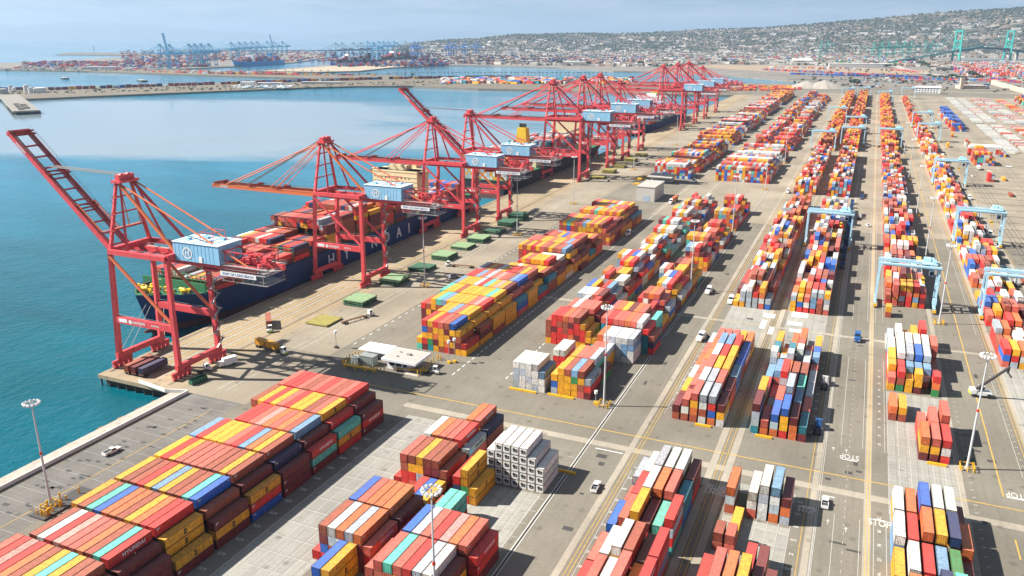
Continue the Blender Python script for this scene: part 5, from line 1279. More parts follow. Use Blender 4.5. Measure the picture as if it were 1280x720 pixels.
# low distant island ridges across the sea
IS = mat('distant_island_rock', (.10, .10, .08), .95, .2, .0005)
def island(pts, D):
    b = MB(); vs = []; n = len(pts)
    for px, h in pts:
        d = direc(px)
        for k, (dd, f) in enumerate(((-2500, 0), (-900, .75), (0, 1), (1500, .7), (3000, 0))): vs.append((d.x * (D + dd), d.y * (D + dd), -6 + (h * D / 38000 + 6) * f))
    b._add(vs, [(i * 5 + j, (i + 1) * 5 + j, (i + 1) * 5 + j + 1, i * 5 + j + 1) for i in range(n - 1) for j in range(4)])
    structure(b.build('distant_island_hills', IS, smooth=True))
rg = random.Random(14)
island([(x, max(5, h + rg.uniform(-25, 25))) for x, h in ((-160, 380), (-100, 480), (-40, 520), (0, 540), (30, 500), (60, 590), (95, 660), (120, 600), (150, 640), (185, 560), (215, 470), (240, 420), (265, 330), (290, 300), (315, 260), (345, 120), (370, 10))], 60000)
island([(x, max(5, h + rg.uniform(-15, 15))) for x, h in ((370, 10), (400, 120), (430, 240), (470, 400), (500, 450), (530, 440), (560, 400), (590, 340), (620, 240), (650, 120), (680, 10))], 62000)
# houses and trees over the hillside: more than anyone could count
def hill_spot(rng, lo=7060, hi=9150):
    while True:
        px = rng.uniform(500, 1300); D = lo + (hi - lo) * rng.random() ** .8
        if rng.random() < .75: D = round(D / 75) * 75 + rng.uniform(-7, 7) + 30 * mnoise.noise(Vector((px / 26, D / 900, 2)))
        if hill_z(px, D) > 1: break
    d = direc(px); return px, D, (d.x * D, d.y * D, hill_z(px, D))
rng = random.Random(31)
ROOFC = [(.50, .46, .41), (.56, .54, .5), (.38, .31, .25), (.30, .18, .13), (.26, .24, .22), (.62, .61, .58), (.42, .37, .31)]
hb = MB(); big = []
for i in range(12500):
    px, D, (x, y, z) = hill_spot(rng)
    if mnoise.noise(Vector((x / 420, y / 420, 8))) < .06 + .25 * max(0, (px - 950) / 330) * (D - 7060) / 2000 and rng.random() < .9: continue
    if px > 1020 and D > 8500 and rng.random() < .6: continue
    c = rng.choice(ROOFC); k = rng.uniform(.8, 1.1); hb.cur = tuple(v * k for v in c) + (1,)
    s = rng.choice([8, 9, 11, 13, 15, 22]); hb.box(x, y, z - 3, s, s * rng.uniform(.5, 1.0), rng.uniform(6, 10), rng.uniform(0, 3), base=True)
for i in range(260):
    px, D, (x, y, z) = hill_spot(rng, 7060, 8300); c = rng.choice([(.6, .57, .52), (.52, .46, .4), (.62, .61, .6)]); hb.cur = c + (1,); s = rng.uniform(30, 70); hb.box(x, y, z - 6, s, s * rng.uniform(.3, .6), rng.uniform(14, 20), rng.uniform(-.3, .3), base=True)
o = hb.build('hillside_houses', MASS); tag(o, 'countless pale houses covering the hazy hillside', 'houses', kind='stuff')
ICO = []
def blob(b, x, y, z, r, rng, sq=.8):
    """small uneven leafy clump of 20 faces"""
    t_ = (1 + 5 ** .5) / 2
    vs = [Vector(v).normalized() for v in ((-1, t_, 0), (1, t_, 0), (-1, -t_, 0), (1, -t_, 0), (0, -1, t_), (0, 1, t_), (0, -1, -t_), (0, 1, -t_), (t_, 0, -1), (t_, 0, 1), (-t_, 0, -1), (-t_, 0, 1))]
    fs = [(0, 11, 5), (0, 5, 1), (0, 1, 7), (0, 7, 10), (0, 10, 11), (1, 5, 9), (5, 11, 4), (11, 10, 2), (10, 7, 6), (7, 1, 8), (3, 9, 4), (3, 4, 2), (3, 2, 6), (3, 6, 8), (3, 8, 9), (4, 9, 5), (2, 4, 11), (6, 2, 10), (8, 6, 7), (9, 8, 1)]
    q = []
    for v in vs:
        s = r * rng.uniform(.65, 1.25); q.append((x + v.x * s, y + v.y * s, z + v.z * s * sq))
    b._add(q, fs)
tb = MB()
for i in range(6500):
    px, D, (x, y, z) = hill_spot(rng)
    if mnoise.noise(Vector((x / 420, y / 420, 8))) > .1 and rng.random() < .6: continue
    blob(tb, x, y, z + 3, rng.uniform(5, 17), rng)
FOL = mat('far_foliage', (.045, .06, .035), .9, .35, .04)
tag(tb.build('hillside_trees', FOL), 'dark trees and scrub scattered between the hillside houses', 'trees', kind='stuff')
# flat town between the harbour and the hills
fl = MB(); ft = MB()
for i in range(6500):
    px = rng.uniform(540, 1300); D = rng.uniform(3650, 7100)
    d = direc(px); x, y = d.x * D, d.y * D
    if -740 < x < 220 and 3040 < y < 4000: continue
    if x < -900 and y < 3500 : continue
    if 200 < x < 1400 and 4850 < y < 5900: continue
    if rng.random() < .62:
        c = rng.choice(ROOFC); fl.cur = c + (1,); s = rng.uniform(10, 42); fl.box(x, y, -.5, s, s * rng.uniform(.4, 1), rng.uniform(5, 12), rng.uniform(-.3, .3), base=True)
    else: blob(ft, x, y, 3, rng.uniform(5, 11), rng)
tag(fl.build('town_buildings', MASS), 'low pale sheds and houses spread over the flat town', 'buildings', kind='stuff'); tag(ft.build('town_trees', FOL), 'dark trees spread over the flat town', 'trees', kind='stuff')
st_ = MB()
for q in range(16):
    D = 7080 + q * 125; a = rng.uniform(480, 900); b_ = a + rng.uniform(150, 420); pts = []
    for k in range(24):
        px = a + (b_ - a) * k / 23; d = direc(px); DD = D + 160 * math.sin(px / 60 + q) ; pts.append((d.x * DD, d.y * DD, hill_z(px, DD) + 2.5))
    for u, v in zip(pts[:-1], pts[1:]): st_.bar(u, v, 13, 1.0)
structure(st_.build('hillside_roads', mat('pale_highway_concrete', (.42, .39, .34), .9, .1, .05)))
# larger buildings one can tell apart
def big_house(px, py, w_, d_, h, c, lab, rz=0.0, name='warehouse', cat='building', pitched=False):
    x, y = at(px, py); e = empty(name, (x, y, -.5), rz, lab, cat)
    m_ = mat('wall_%d_%d_%d' % tuple(int(v * 100) for v in c), c, .8, .1, .05)
    MB().box(0, 0, 0, w_, d_, h, base=True).build('wall', m_, e)
    if pitched:
        r_ = MB(); r_._add([(-w_ / 2 - 1, -d_ / 2 - 1, h), (w_ / 2 + 1, -d_ / 2 - 1, h), (w_ / 2 + 1, d_ / 2 + 1, h), (-w_ / 2 - 1, d_ / 2 + 1, h), (-w_ / 2 - 1, 0, h + d_ * .18), (w_ / 2 + 1, 0, h + d_ * .18)], [(0, 1, 5, 4), (2, 3, 4, 5), (0, 4, 3), (1, 2, 5), (3, 2, 1, 0)])
        r_.build('roof', mat('pale_roof', (.66, .64, .6), .8, .1, .05), e)
    else: MB().box(0, 0, h, w_ + 1, d_ + 1, .8, base=True).build('roof', mat('pale_roof', (.66, .64, .6), .8, .1, .05), e)
    wn_ = MB()
    for k in range(max(1, int(h / 4))):
        for i in range(int(w_ / 6)): wn_.box(-w_ / 2 + 3 + i * 6, -d_ / 2 - .1, 2.2 + k * 4, 3, .2, 1.6)
    wn_.build('window', glass, e); return e
big_house(1159, 116.3, 52, 18, 13, (.78, .78, .75), 'long white vaulted shed at the end of the far lanes', 0, 'long_shed', pitched=True)
big_house(1213, 110.6, 62, 26, 8, (.62, .48, .36), 'low sand coloured hall with a short tower behind the parked trailers', .3, 'sand_hall')
x, y = at(1203, 111); MB().box(x, y, -.5, 9, 9, 24, base=True)
e = empty('sand_tower', (x - 3, y, -.5), .3, 'square sand coloured tower beside the low hall', 'tower'); MB().box(0, 0, 0, 8, 8, 24, base=True).build('tower_shaft', mat('wall_62_48_36', (0, 0, 0)), e); MB().box(0, 0, 24, 9.4, 9.4, 2.5, base=True).build('parapet', mat('wall_62_48_36', (0, 0, 0)), e)
big_house(1072, 84.2, 230, 60, 16, (.6, .6, .58), 'very long pale warehouse behind the bare earth field', .1)
big_house(1011, 60.5, 46, 34, 46, (.66, .58, .48), 'tall sand coloured block at the foot of the hill', .1, 'office_block')
big_house(977, 63, 44, 34, 34, (.56, .34, .26), 'brick pink block at the foot of the hill', .1, 'office_block')
big_house(996, 62, 36, 30, 34, (.62, .64, .66), 'pale grey block between the pink and sand coloured blocks', .1, 'office_block')
big_house(1002, 79, 90, 46, 14, (.66, .54, .38), 'cream warehouse left of the long pale one', .2, pitched=True)
big_house(1055, 62, 50, 30, 22, (.12, .2, .32), 'dark blue hall in front of the hillside', .1)
big_house(719, 81.5, 110, 70, 15, (.52, .5, .46), 'grey white warehouse on the shore across the basin', .2)
big_house(740, 64, 120, 80, 16, (.7, .69, .66), 'large white shed in the town beyond the basin', .1)
big_house(900, 61, 90, 60, 16, (.7, .62, .5), 'cream shed in front of the hillside', .1); big_house(950, 57, 50, 40, 24, (.7, .66, .6), 'pale block on the lower hillside', .1)
big_house(128, 86.5, 130, 30, 10, (.62, .7, .76), 'pale blue roofed shed on the far terminal', .3); big_house(310, 107.5, 34, 22, 11, (.75, .75, .74), 'white boathouse on the causeway', .5); big_house(338, 107, 64, 18, 8, (.72, .73, .74), 'long white boathouse beside the parked boats on the causeway', .5)
big_house(402, 104.5, 110, 14, 5, (.7, .68, .64), 'low white shed at the tip of the causeway', .3); big_house(635, 70, 60, 50, 34, (.6, .6, .58), 'white block beyond the dark container yard', .1); big_house(1090, 76, 44, 30, 12, (.66, .66, .64), 'white shed by the curving highway', .2)
# oil tanks on the causeway, loading pier, moored barges
tk = [(50, 115.5, 13, 11, 'widest white oil tank on the causeway'), (33, 114, 5.5, 15, 'tall slim white tank left of the widest tank'), (38.5, 116, 5, 12, 'slim white tank in front of the tall slim one'), (13.5, 113, 4.5, 13, 'slim white tank near the pier'), (18, 115, 4.5, 10, 'short slim white tank near the pier'), (4, 117, 10, 11, 'grey tank at the frame edge by the pier')]
for px, py, r_, h, lab in tk:
    x, y = at(px, py); e = empty('oil_tank', (x, y, -.5), 0, lab, 'tank', 'oil tanks on the causeway'); mm = SHIP_WHITE if px > 6 else mat('pale_grey_wall', (0, 0, 0))
    MB().tube((0, 0, 0), (0, 0, h), r_, 28).build('tank_shell', mm, e); MB().tube((0, 0, h), (0, 0, h + r_ * .12), r_, 28, .3).build('roof', mm, e); MB().bar((r_, -.5, 0), (0, -r_ - .2, h), .5).build('stairs', grey_steel, e)
e = empty('loading_pier', (0, 0, 0), 0, 'concrete loading pier on dark piles reaching out from the causeway', 'pier')
a, b_, c_ = Vector((*at(-12, 122.5, 2), 1.2)), Vector((*at(17, 123.5, 2), 1.2)), Vector((*at(33, 138.5, 2), 1.2))
MB().bar(b_ + Vector((-120, 75, 0)), c_, 40, 2.4).build('deck', mat('pier_grey_concrete', (.26, .245, .215), .9, .25, .1), e)
q = MB(); dd = (c_ - b_).normalized(); nn = Vector((-dd.y, dd.x, 0))
for i in range(11):
    for s in (-20, -7, 7, 20): p0 = c_ - dd * (2 + i * 16) + nn * s; q.tube((p0.x, p0.y, -8), (p0.x, p0.y, .2), 1.3, 7)
q.build('piles', mat('dark_concrete', (0, 0, 0)), e)
q = MB()
for i in range(7): p0 = c_ - dd * (22 + i * 20) + nn * (4 if i % 2 else -6); q.box(p0.x, p0.y, 2.43, 8, 5, 3.5, .7, base=True)
q.build('pipe_shed', concrete, e)
for px, py, lab in ((81, 98.5, 'pale topped barge moored in the middle of the inner water'), (178, 101.5, 'second moored barge, nearer the train on the causeway')):
    x, y = at(px, py, -4); e = empty('barge', (x, y, -4.6), -.55, lab, 'barge', 'barges moored in the inner water')
    MB().box(0, 0, 0, 66, 17, 3.4, base=True).build('hull', HULL_BLACK, e); MB().box(-4, 0, 3.4, 52, 15, 1.2, base=True).build('deck', concrete, e)
x, y = at(117, 62); e = empty('lighthouse', (x, y, -1), 0, 'tiny lighthouse on the breakwater near the horizon', 'lighthouse'); MB().tube((0, 0, 0), (0, 0, 26), 9, 10, 5).build('tower_shaft', mat('pale_grey_wall', (0, 0, 0)), e); MB().tube((0, 0, 26), (0, 0, 33), 4, 8, 2).build('lantern', dark_steel, e)
# gravel heaps
for px, py, r_, h, lab in ((1008, 109.5, 46, 17, 'left grey gravel heap behind the yard'), (1030, 110, 50, 20, 'right grey gravel heap behind the yard')):
    x, y = at(px, py); b = MB(); vs = [(x, y, h)]; n = 28
    for k, f in enumerate((.25, .5, .75, 1)):
        for i in range(n):
            a = 2 * PI * i / n; w2 = 1 + .16 * mnoise.noise(Vector((px, math.cos(a) * 2, math.sin(a) * 2))); vs.append((x + math.cos(a) * r_ * f * w2, y + math.sin(a) * r_ * f * w2, h * (1 - f) ** .9 if f < 1 else -.5))
    fs = [(0, 1 + i, 1 + (i + 1) % n) for i in range(n)]
    for k in range(3): fs += [(1 + k * n + i, 1 + (k + 1) * n + i, 1 + (k + 1) * n + (i + 1) % n, 1 + k * n + (i + 1) % n) for i in range(n)]
    b._add(vs, fs); tag(b.build('gravel_heap', mat('grey_gravel', (.34, .31, .27), .95, .15, .1)), lab, 'gravel heap', 'gravel heaps behind the yard')
# far cranes
def far_crane_mesh(up, m_):
    b = MB(); 
    for x in (-15, 15):
        for y in (-9, 9): b.bar((x, y, 0), (x, y, 46), 2.4)
        b.bar((x, -11, 4), (x, 11, 4), 2.4, 3).bar((x, -9, 46), (x, 9, 46), 2.4, 3)
    for y in (-9, 9): b.bar((-15, y, 20), (15, y, 20), 2.2, 3).bar((-15, y, 46), (15, y, 46), 2, 2.6)
    for y in (-4, 4): b.bar((-17, y, 48), (45, y, 48), 1.6, 3)
    ang = R(80) if up else 0
    for y in (-4, 4): b.bar((-17, y, 48), (-17 - 66 * math.cos(ang), y, 48 + 66 * math.sin(ang)), 1.8, 3)
    for y in (-8, 8): b.bar((-13, y, 47), (-10, y * .4, 76), 1.8).bar((-10, y * .4, 76), (15, y * .5, 48), 1.4).bar((-10, y * .4, 76), (42, y * .5, 49), .9)
    if not up: b.bar((-10, 0, 76), (-75, 0, 49), .9).bar((-10, 0, 76), (-45, 0, 49), .9)
    b.box(26, 0, 52, 18, 10, 7).box(-10, 0, 77, 6, 8, 3)
    return b.mesh('quay_crane', m_)
FB_ = mat('far_crane_blue', (.08, .36, .60), .6, .1, .1); FN_ = mat('far_crane_navy', (.03, .12, .36), .6, .1, .1); FG_ = mat('far_crane_grey', (.20, .28, .36), .6, .1, .1); FGN = mat('far_crane_green', (.02, .42, .33), .6, .1, .1)
FC = {(k, u): far_crane_mesh(u, m_) for k, m_ in (('b', FB_), ('n', FN_), ('g', FG_), ('e', FGN)) for u in (0, 1)}
fcl = [(206, 85, 'b', 0), (218, 86, 'b', 1), (242, 83.5, 'b', 0), (249, 83, 'b', 0), (257, 82.5, 'b', 0), (266, 82, 'b', 0), (293, 75, 'b', 0), (303, 74, 'b', 0), (310, 73, 'b', 0), (318, 72, 'b', 0), (325, 71.5, 'b', 0), (337, 70, 'b', 0), (345, 69.5, 'b', 1), (356, 69, 'b', 0),
       (424, 78, 'g', 0), (432, 77.5, 'g', 0), (446, 76.5, 'g', 0), (455, 76, 'g', 0), (470, 74, 'b', 0), (476, 69, 'b', 0), (482, 69, 'b', 0), (488, 69, 'b', 0), (495, 69, 'b', 0), (500, 77, 'g', 0), (510, 69, 'g', 0), (518, 72, 'n', 0), (523, 72, 'n', 0), (561, 72, 'n', 0), (567, 72, 'n', 0), (581, 70, 'n', 0), (595, 69, 'n', 0), (462, 69, 'b', 0)]
fcl += [(1093, 73, 'e', 0), (1103, 72.5, 'e', 0), (1112, 72, 'e', 0), (1121, 71, 'e', 0), (1131, 70.5, 'e', 0), (1140, 70, 'e', 0), (1028, 68, 'e', 0), (1036, 68, 'e', 0), (1158, 68, 'e', 0), (1166, 67.5, 'e', 0)]
KN = {'b': 'blue', 'n': 'navy', 'g': 'grey blue', 'e': 'green'}
PLACE = {'b': 'far terminal', 'n': 'dark container yard across the basin', 'g': 'middle terminal', 'e': 'terminal below the hill'}
cnt = {}
for px, py, k, u in fcl:
    x, y = at(px, py); o = put('quay_crane', FC[(k, u)], None, (x, y, -.4), {'b': .25, 'g': .6, 'n': 2.5, 'e': .4}[k])
    kk = k + ('w' if k == 'b' and px < 230 else 'm' if k == 'b' and px < 280 else 's' if k == 'b' and px < 400 else '')
    cnt[kk] = cnt.get(kk, 0) + 1
    where = {'bw': 'westernmost group of the far terminal', 'bm': 'open wharf group of the far terminal', 'bs': 'row behind the far blue ship'}.get(kk, PLACE[k])
    o.scale = (1.15, 1.15, 1.22)
    tag(o, f"{KN[k]} crane, {'raised boom, ' if u else ''}{ORD[min(cnt[kk], 16)]} from left, {where}", 'gantry crane', 'small cranes of the far terminals')
# far ships
def far_ship(px0, py0, px1, py1, L_, m_, label, H=14, cargo_c='rbmcBg'):
    a, b_ = Vector(at(px0, py0)), Vector(at(px1, py1)); d = (b_ - a).normalized(); rz = math.atan2(-d.x, d.y)
    r = empty('container_ship', (a.x, a.y, -4.5), rz, label, 'container ship', 'container ships at the far terminals')
    loft(hull_rings(L_, 46, H + 6, -1, None)).build('hull', m_, r)
    MB().box(0, L_ * .34, H + 6, 42, 12, 30, base=True).build('superstructure', SHIP_WHITE, r); MB().box(0, L_ * .76, H + 6, 16, 12, 34, base=True).build('funnel', m_, r)
    rr = random.Random(int(px0))
    for i in range(int(L_ / 15) - 4):
        yy = L_ * .1 + i * 15
        if abs(yy - L_ * .34) < 12 or abs(yy - L_ * .76) < 12: continue
        hh = rr.choice([5, 6, 7, 8, 8, 9])
        if i < 3: hh = 3 + i
        for q in range(8):
            c = rr.choice(cargo_c); y2 = a.y + d.y * yy + (q - 3.5) * 5.4 * d.x * -1 * -1 * 0; n = Vector((d.y, -d.x))
            p0 = a + d * yy + n * (q - 3.5) * 5.3
            for k in range(2):
                MBFAR.cur = jit(rr.choice(cargo_c), rr); MBFAR.box(p0.x, p0.y, H + 1.5 + k * hh * 1.3, 5.2, 12.4, hh * 1.3, rz, base=True)
MBFAR = MB()
far_ship(292, 82.5, 378, 77.5, 400, mat('far_hull_blue', (.01, .28, .66), .5, .06, .1), 'long bright blue hulled container ship at the far terminal')
far_ship(414, 80, 470, 79, 250, HULL_BLACK, 'dark container ship bow at the middle terminal, left of the sand coloured point', cargo_c='bmgN')
far_ship(476, 75, 520, 74, 240, HULL_BLACK, 'dark container ship behind the grey blue cranes of the middle terminal', cargo_c='rbmN')
# container stacks of the far terminals: colour specks beyond counting
rr = random.Random(77)
def specks(x0, x1, y0, y1, n, pal, hmin=3, hmax=12, rz=.2, ok=None):
    for i in range(n):
        px, py = rr.uniform(x0, x1), rr.uniform(y0, y1); x, y = at(px, py)
        if ok and not ok(x, y): continue
        MBFAR.cur = jit(rr.choice(pal), rr, .2); MBFAR.box(x, y, -.5, rr.choice([5, 8, 12]), rr.choice([12.4, 25, 25]), rr.uniform(hmin, hmax), rz, base=True)
specks(30, 260, 77.5, 84, 420, 'rbmcBgwb', 4, 10); specks(150, 420, 63, 77, 700, 'rbmcBgwbp', 4, 10); specks(20, 200, 83, 87, 160, 'wgwgr', 2, 5)
specks(415, 560, 78.5, 83.5, 260, 'rcbBSSgNp', 8, 14, .4); specks(415, 560, 66, 78, 300, 'BNbrmS', 6, 14, .4); specks(530, 700, 70, 80, 620, 'NBTNbrmK', 6, 14, .4); specks(690, 820, 69, 79, 420, 'BSrcNwTp', 6, 14, .4)
specks(840, 1110, 68, 77, 520, 'GtcrBSwgp', 5, 14); specks(1000, 1150, 74, 80, 160, 'tGrBw', 5, 12)
for i in range(900):
    px = rr.uniform(1190, 1290); py = rr.uniform(79, 96)
    if py > 96 - max(0, (1210 - px)) * .4: continue
    x, y = at(px, py); MBFAR.cur = jit(rr.choice('pprrccoopgwSB'), rr, .2); MBFAR.box(x, y, -.5, 6, 13, rr.uniform(3, 13), .1, base=True)
for px0, py0, px1, py1, n, pal, w2 in ((955, 87.5, 1160, 97.5, 150, 'prcBBSm', 1), (990, 93, 1160, 97.6, 90, 'SBBNm', 1), (1115, 87.5, 1150, 91, 40, 'ppr', 1), (960, 84.5, 1080, 86.5, 70, 'oSgwb', 1), (1130, 98.5, 1240, 101.5, 70, 'rrcSTB', 1), (1240, 99, 1275, 104, 20, 'rcB', 1)):
    for i in range(n):
        f = i / n; x, y = at(px0 + (px1 - px0) * f, py0 + (py1 - py0) * f); MBFAR.cur = jit(rr.choice(pal), rr, .15); MBFAR.box(x, y, -.5, 12.5, 4, rr.choice([3, 6, 6]), -.05, base=True)
# trains and stacks along the causeway
def rail_line(pts, pal, fill=.9, z=-.3, h=(3, 6), step=15.0):
    for (a, b_) in zip(pts[:-1], pts[1:]):
        a, b_ = Vector(a), Vector(b_); n = int((b_ - a).length / step); d = (b_ - a).normalized(); rz = math.atan2(-d.x, d.y)
        for i in range(n):
            if rr.random() > fill: continue
            p0 = a + d * (i + .5) * step; MBFAR.cur = jit(rr.choice(pal), rr, .15); MBFAR.box(p0.x, p0.y, z, 3.2, step * .9, rr.uniform(*h) + 1, rz, base=True)
rail_line([at(-5, 112.5), at(60, 112.3), at(125, 110.5), at(210, 107.5), at(320, 104), at(400, 101.3), at(480, 99), at(560, 97.8), at(640, 97)], 'mmbbBygmbNm', .93, h=(5, 7))
rail_line([at(300, 104), at(400, 100.4), at(480, 98.2), at(640, 96.2)], 'mbBgSmb', .8, h=(4, 6))
rail_line([at(190, 90), at(280, 92.5), at(370, 93.5), at(470, 94.5)], 'rcgmby', .55, h=(3, 5)); rail_line([at(215, 88.6), at(420, 93.2)], 'rcpw', .4, h=(3, 5))
specks(553, 790, 98.5, 104.5, 520, 'rcoyyBSgwwTm', 3, 9, 1.2, lambda x, y: y > 1950 or True); specks(290, 365, 107, 110.3, 90, 'wwwgS', 1.5, 3, .6)
specks(905, 1000, 108.5, 113.5, 120, 'rcoyb', 3, 6, .1)
for i in range(520):
    x, y = rr.uniform(-60, 1000), rr.uniform(2160, 3060)
    if y < 2330 and x > 60 and x < 320: continue
    MBFAR.cur = jit(rr.choice('wgwgSKmNb'), rr, .2); s = rr.choice([3, 5, 8, 14]); MBFAR.box(x, y, -.4, s, s * rr.uniform(.3, 1), rr.uniform(1.5, 4), rr.uniform(-.2, .2), base=True)
tag(MBFAR.build('far_container_stacks', MASS), 'tiny coloured container stacks and trains of the far terminals and causeway', 'containers', kind='stuff')
# suspension bridge
TEAL = mat('bridge_green', (.02, .40, .34), .6, .1, .05); DECKD = mat('bridge_deck_dark', (.03, .12, .13), .7, .15, .05)
br = empty('suspension_bridge', (0, 0, 0), 0, 'green suspension bridge with two tall towers crossing the channel below the hill', 'bridge')
T1, T2 = Vector((*at(1194, 77.5), 0)), Vector((*at(1258, 75.2), 0)); du = (T2 - T1).normalized(); nu = Vector((-du.y, du.x, 0)); TH = 158
for T in (T1, T2):
    q = MB()
    for s in (-1, 1): q.bar(T + nu * s * 19, T + nu * s * 15 + Vector((0, 0, TH)), 8, 8, 6, 6)
    for z in (34, 70, 104, TH - 6): q.bar(T - nu * 18 + Vector((0, 0, z)), T + nu * 18 + Vector((0, 0, z)), 5, 7)
    for z in (104,): q.bar(T - nu * 17 + Vector((0, 0, 70)), T + nu * 17 + Vector((0, 0, 104)), 3.5).bar(T + nu * 17 + Vector((0, 0, 70)), T - nu * 17 + Vector((0, 0, 104)), 3.5)
    q.build('tower', TEAL, br)
dk = []
for px, py, D_ in ((1112, 79.5, None), (1140, 73, 4850), (1165, 69, 4820), (1192, 64, 4834), (1224, 59.4, 5080), (1256, 61.5, 5345), (1290, 65.5, 5700)):
    if D_ is None: dk.append(Vector((*at(px, py), 4))); continue
    d = FW * FPX + RT * (px - 640) - UP * (py - 360); t_ = D_ / math.hypot(d.x, d.y); dk.append(d * t_ + Vector((0, 0, CAM_H)))
q = MB()
for a, b_ in zip(dk[:-1], dk[1:]): q.bar(a, b_, 26, 9)
q.build('deck', DECKD, br)
q = MB()
for s in (-1, 1):
    pts = [dk[2] + nu * s * 15 + Vector((0, 0, 12))] + [T1 + nu * s * 15 + Vector((0, 0, TH))]
    for k in range(1, 12): f = k / 12; pts.append(T1.lerp(T2, f) + nu * s * 15 + Vector((0, 0, TH - (TH - 76) * 4 * f * (1 - f))))
    pts += [T2 + nu * s * 15 + Vector((0, 0, TH)), dk[6] + nu * s * 15]
    for a, b_ in zip(pts[:-1], pts[1:]): q.tube(a, b_, 1.0, 5)
q.build('cable', TEAL, br)
q = MB()
for i in (1, 2):
    for f in (0, .5): p0 = dk[i].lerp(dk[i + 1] if i < 2 else dk[2], f); MB().box(p0.x, p0.y, 0, 9, 22, max(2, p0.z - 4), .3, base=True).build('pier', concrete, br)
for f in (.45,): p0 = dk[5].lerp(dk[6], f); MB().box(p0.x, p0.y, 0, 12, 24, p0.z - 4, .3, base=True).build('pier', concrete, br)
# highway ramp, yard end wall
rp = MB(); pts = [at(1113, 78), at(1118, 82), at(1128, 86), at(1146, 90), at(1166, 93), at(1200, 97), at(1290, 104)]
for a, b_ in zip(pts[:-1], pts[1:]): rp.line(a, b_, 34, .6)
structure(rp.build('highway_road', mat('pale_highway_concrete', (.42, .39, .34), .9, .1, .05)))
rs_ = MB()
for py in (99.6, 100.6, 102.2): rs_.line(at(985, py - 1.2), at(1240, py + 1.5), 9, .035)
for py in (93.5, 98.3): rs_.line(at(960, py - 4), at(1165, py), 12, .035)
structure(rs_.build('far_rail_beds', mat('dark_ballast', (.09, .085, .08), .9, .2, .05)))
sc_ = MB()
for i in range(330):
    x, y = rng.uniform(-200, 900), rng.uniform(2200, 3600); blob(sc_, x, y, 1, rng.uniform(2, 6), rng)
for i in range(360):
    px = rng.uniform(0, 600); py = rng.uniform(112.5, 118) - px * .021; x, y = at(px, py); blob(sc_, x, y, 0, rng.uniform(1.5, 3.6), rng)
for i in range(160):
    px = rng.uniform(0, 520); x, y = at(px, rng.uniform(85.8, 87.4) + px * .012); blob(sc_, x, y, 0, rng.uniform(2, 5), rng)
tag(sc_.build('roadside_scrub', FOL), 'low dark scrub along the roads behind the yard', 'scrub', kind='stuff')
structure(MB().poly([at(905, 106.5), at(1290, 118), at(1290, 124), at(905, 112.5)], .03).build('perimeter_road', ASPH))
a, b_ = at(1239, 104.8), at(1284, 118); tag(MB().bar((*a, 5), (*b_, 5), 3, 11).build('boundary_wall', mat('wall_62_48_36', (0, 0, 0))), 'long tall beige wall along the road behind the trailers', 'wall')
# trees one can tell apart
def make_tree(r_, h, seed):
    e = empty('tree', label='x', cat='tree', group='trees behind the yard'); rr2 = random.Random(seed)
    MB().tube((0, 0, 0), (0, 0, h * .6), .6, 7, .3).bar((0, 0, h * .4), (r_ * .5, .5, h * .75), .35).bar((0, 0, h * .4), (-r_ * .5, -.5, h * .7), .35).build('trunk', mat('bark_brown', (.10, .07, .045), .9, .2, 1), e)
    b = MB()
    for i in range(46):
        a, q = rr2.uniform(0, 2 * PI), rr2.random() ** .5; blob(b, math.cos(a) * r_ * q, math.sin(a) * r_ * q, h * (.45 + .55 * rr2.random() * (1 - .5 * q)), rr2.uniform(1.0, 2.2) * r_ / 7, rr2)
    b.build('crown', FOL, e); return e
tr1 = make_tree(9, 15, 1); k = 0
for px, py in ((1147, 80), (1151, 82), (1155, 83.5), (1159, 83), (1163, 86), (1166, 85), (1180.5, 90), (1162, 97), (1168, 98.5), (1175, 98), (1182, 99.5), (1190, 98.5), (1198, 99.5), (1204, 100.5), (1212, 97), (1217, 96.5), (1221, 99), (1225, 98.5), (1068, 107), (1064, 106), (1035, 83), (1112, 84), (1108, 86), (906, 79), (912, 79.5), (917, 78.5), (905, 76), (922, 79), (700, 81.5), (735, 82.5), (800, 82), (812, 83)):
    x, y = at(px, py); o = tr1 if k == 0 else clone(tr1, (0, 0, 0)); o.location = (x, y, -.4); o.rotation_euler = (0, 0, k * 1.3); sc = random.uniform(.8, 1.7); o.scale = (sc, sc, sc * random.uniform(.8, 1.1))
    o['label'] = 'dark bushy tree behind the yard or across the basin'; k += 1
pm = empty('palm_tree', label='slim palm tree in the row along the causeway', cat='palm tree', group='palms along the causeway')
MB().tube((0, 0, 0), (0, 0, 15), .5, 6, .35).build('trunk', mat('bark_brown', (0, 0, 0)), pm)
b = MB()
for i in range(12): a = 2 * PI * i / 12; b.bar((0, 0, 15), (2.6 * math.cos(a), 2.6 * math.sin(a), 16), .9, .25); b.bar((2.6 * math.cos(a), 2.6 * math.sin(a), 16), (4.2 * math.cos(a), 4.2 * math.sin(a), 14), .8, .2)
b.build('fronds', FOL, pm)
k = 0
for i in range(64):
    px = 430 + i * 5.2 if i > 11 else 290 + i * 11; py = 96.5 if px > 430 else 91.5 + (px - 290) * .02
    x, y = at(px + random.uniform(-1.2, 1.2), py); o = pm if k == 0 else clone(pm, (0, 0, 0)); o.location = (x, y, -.4); k += 1
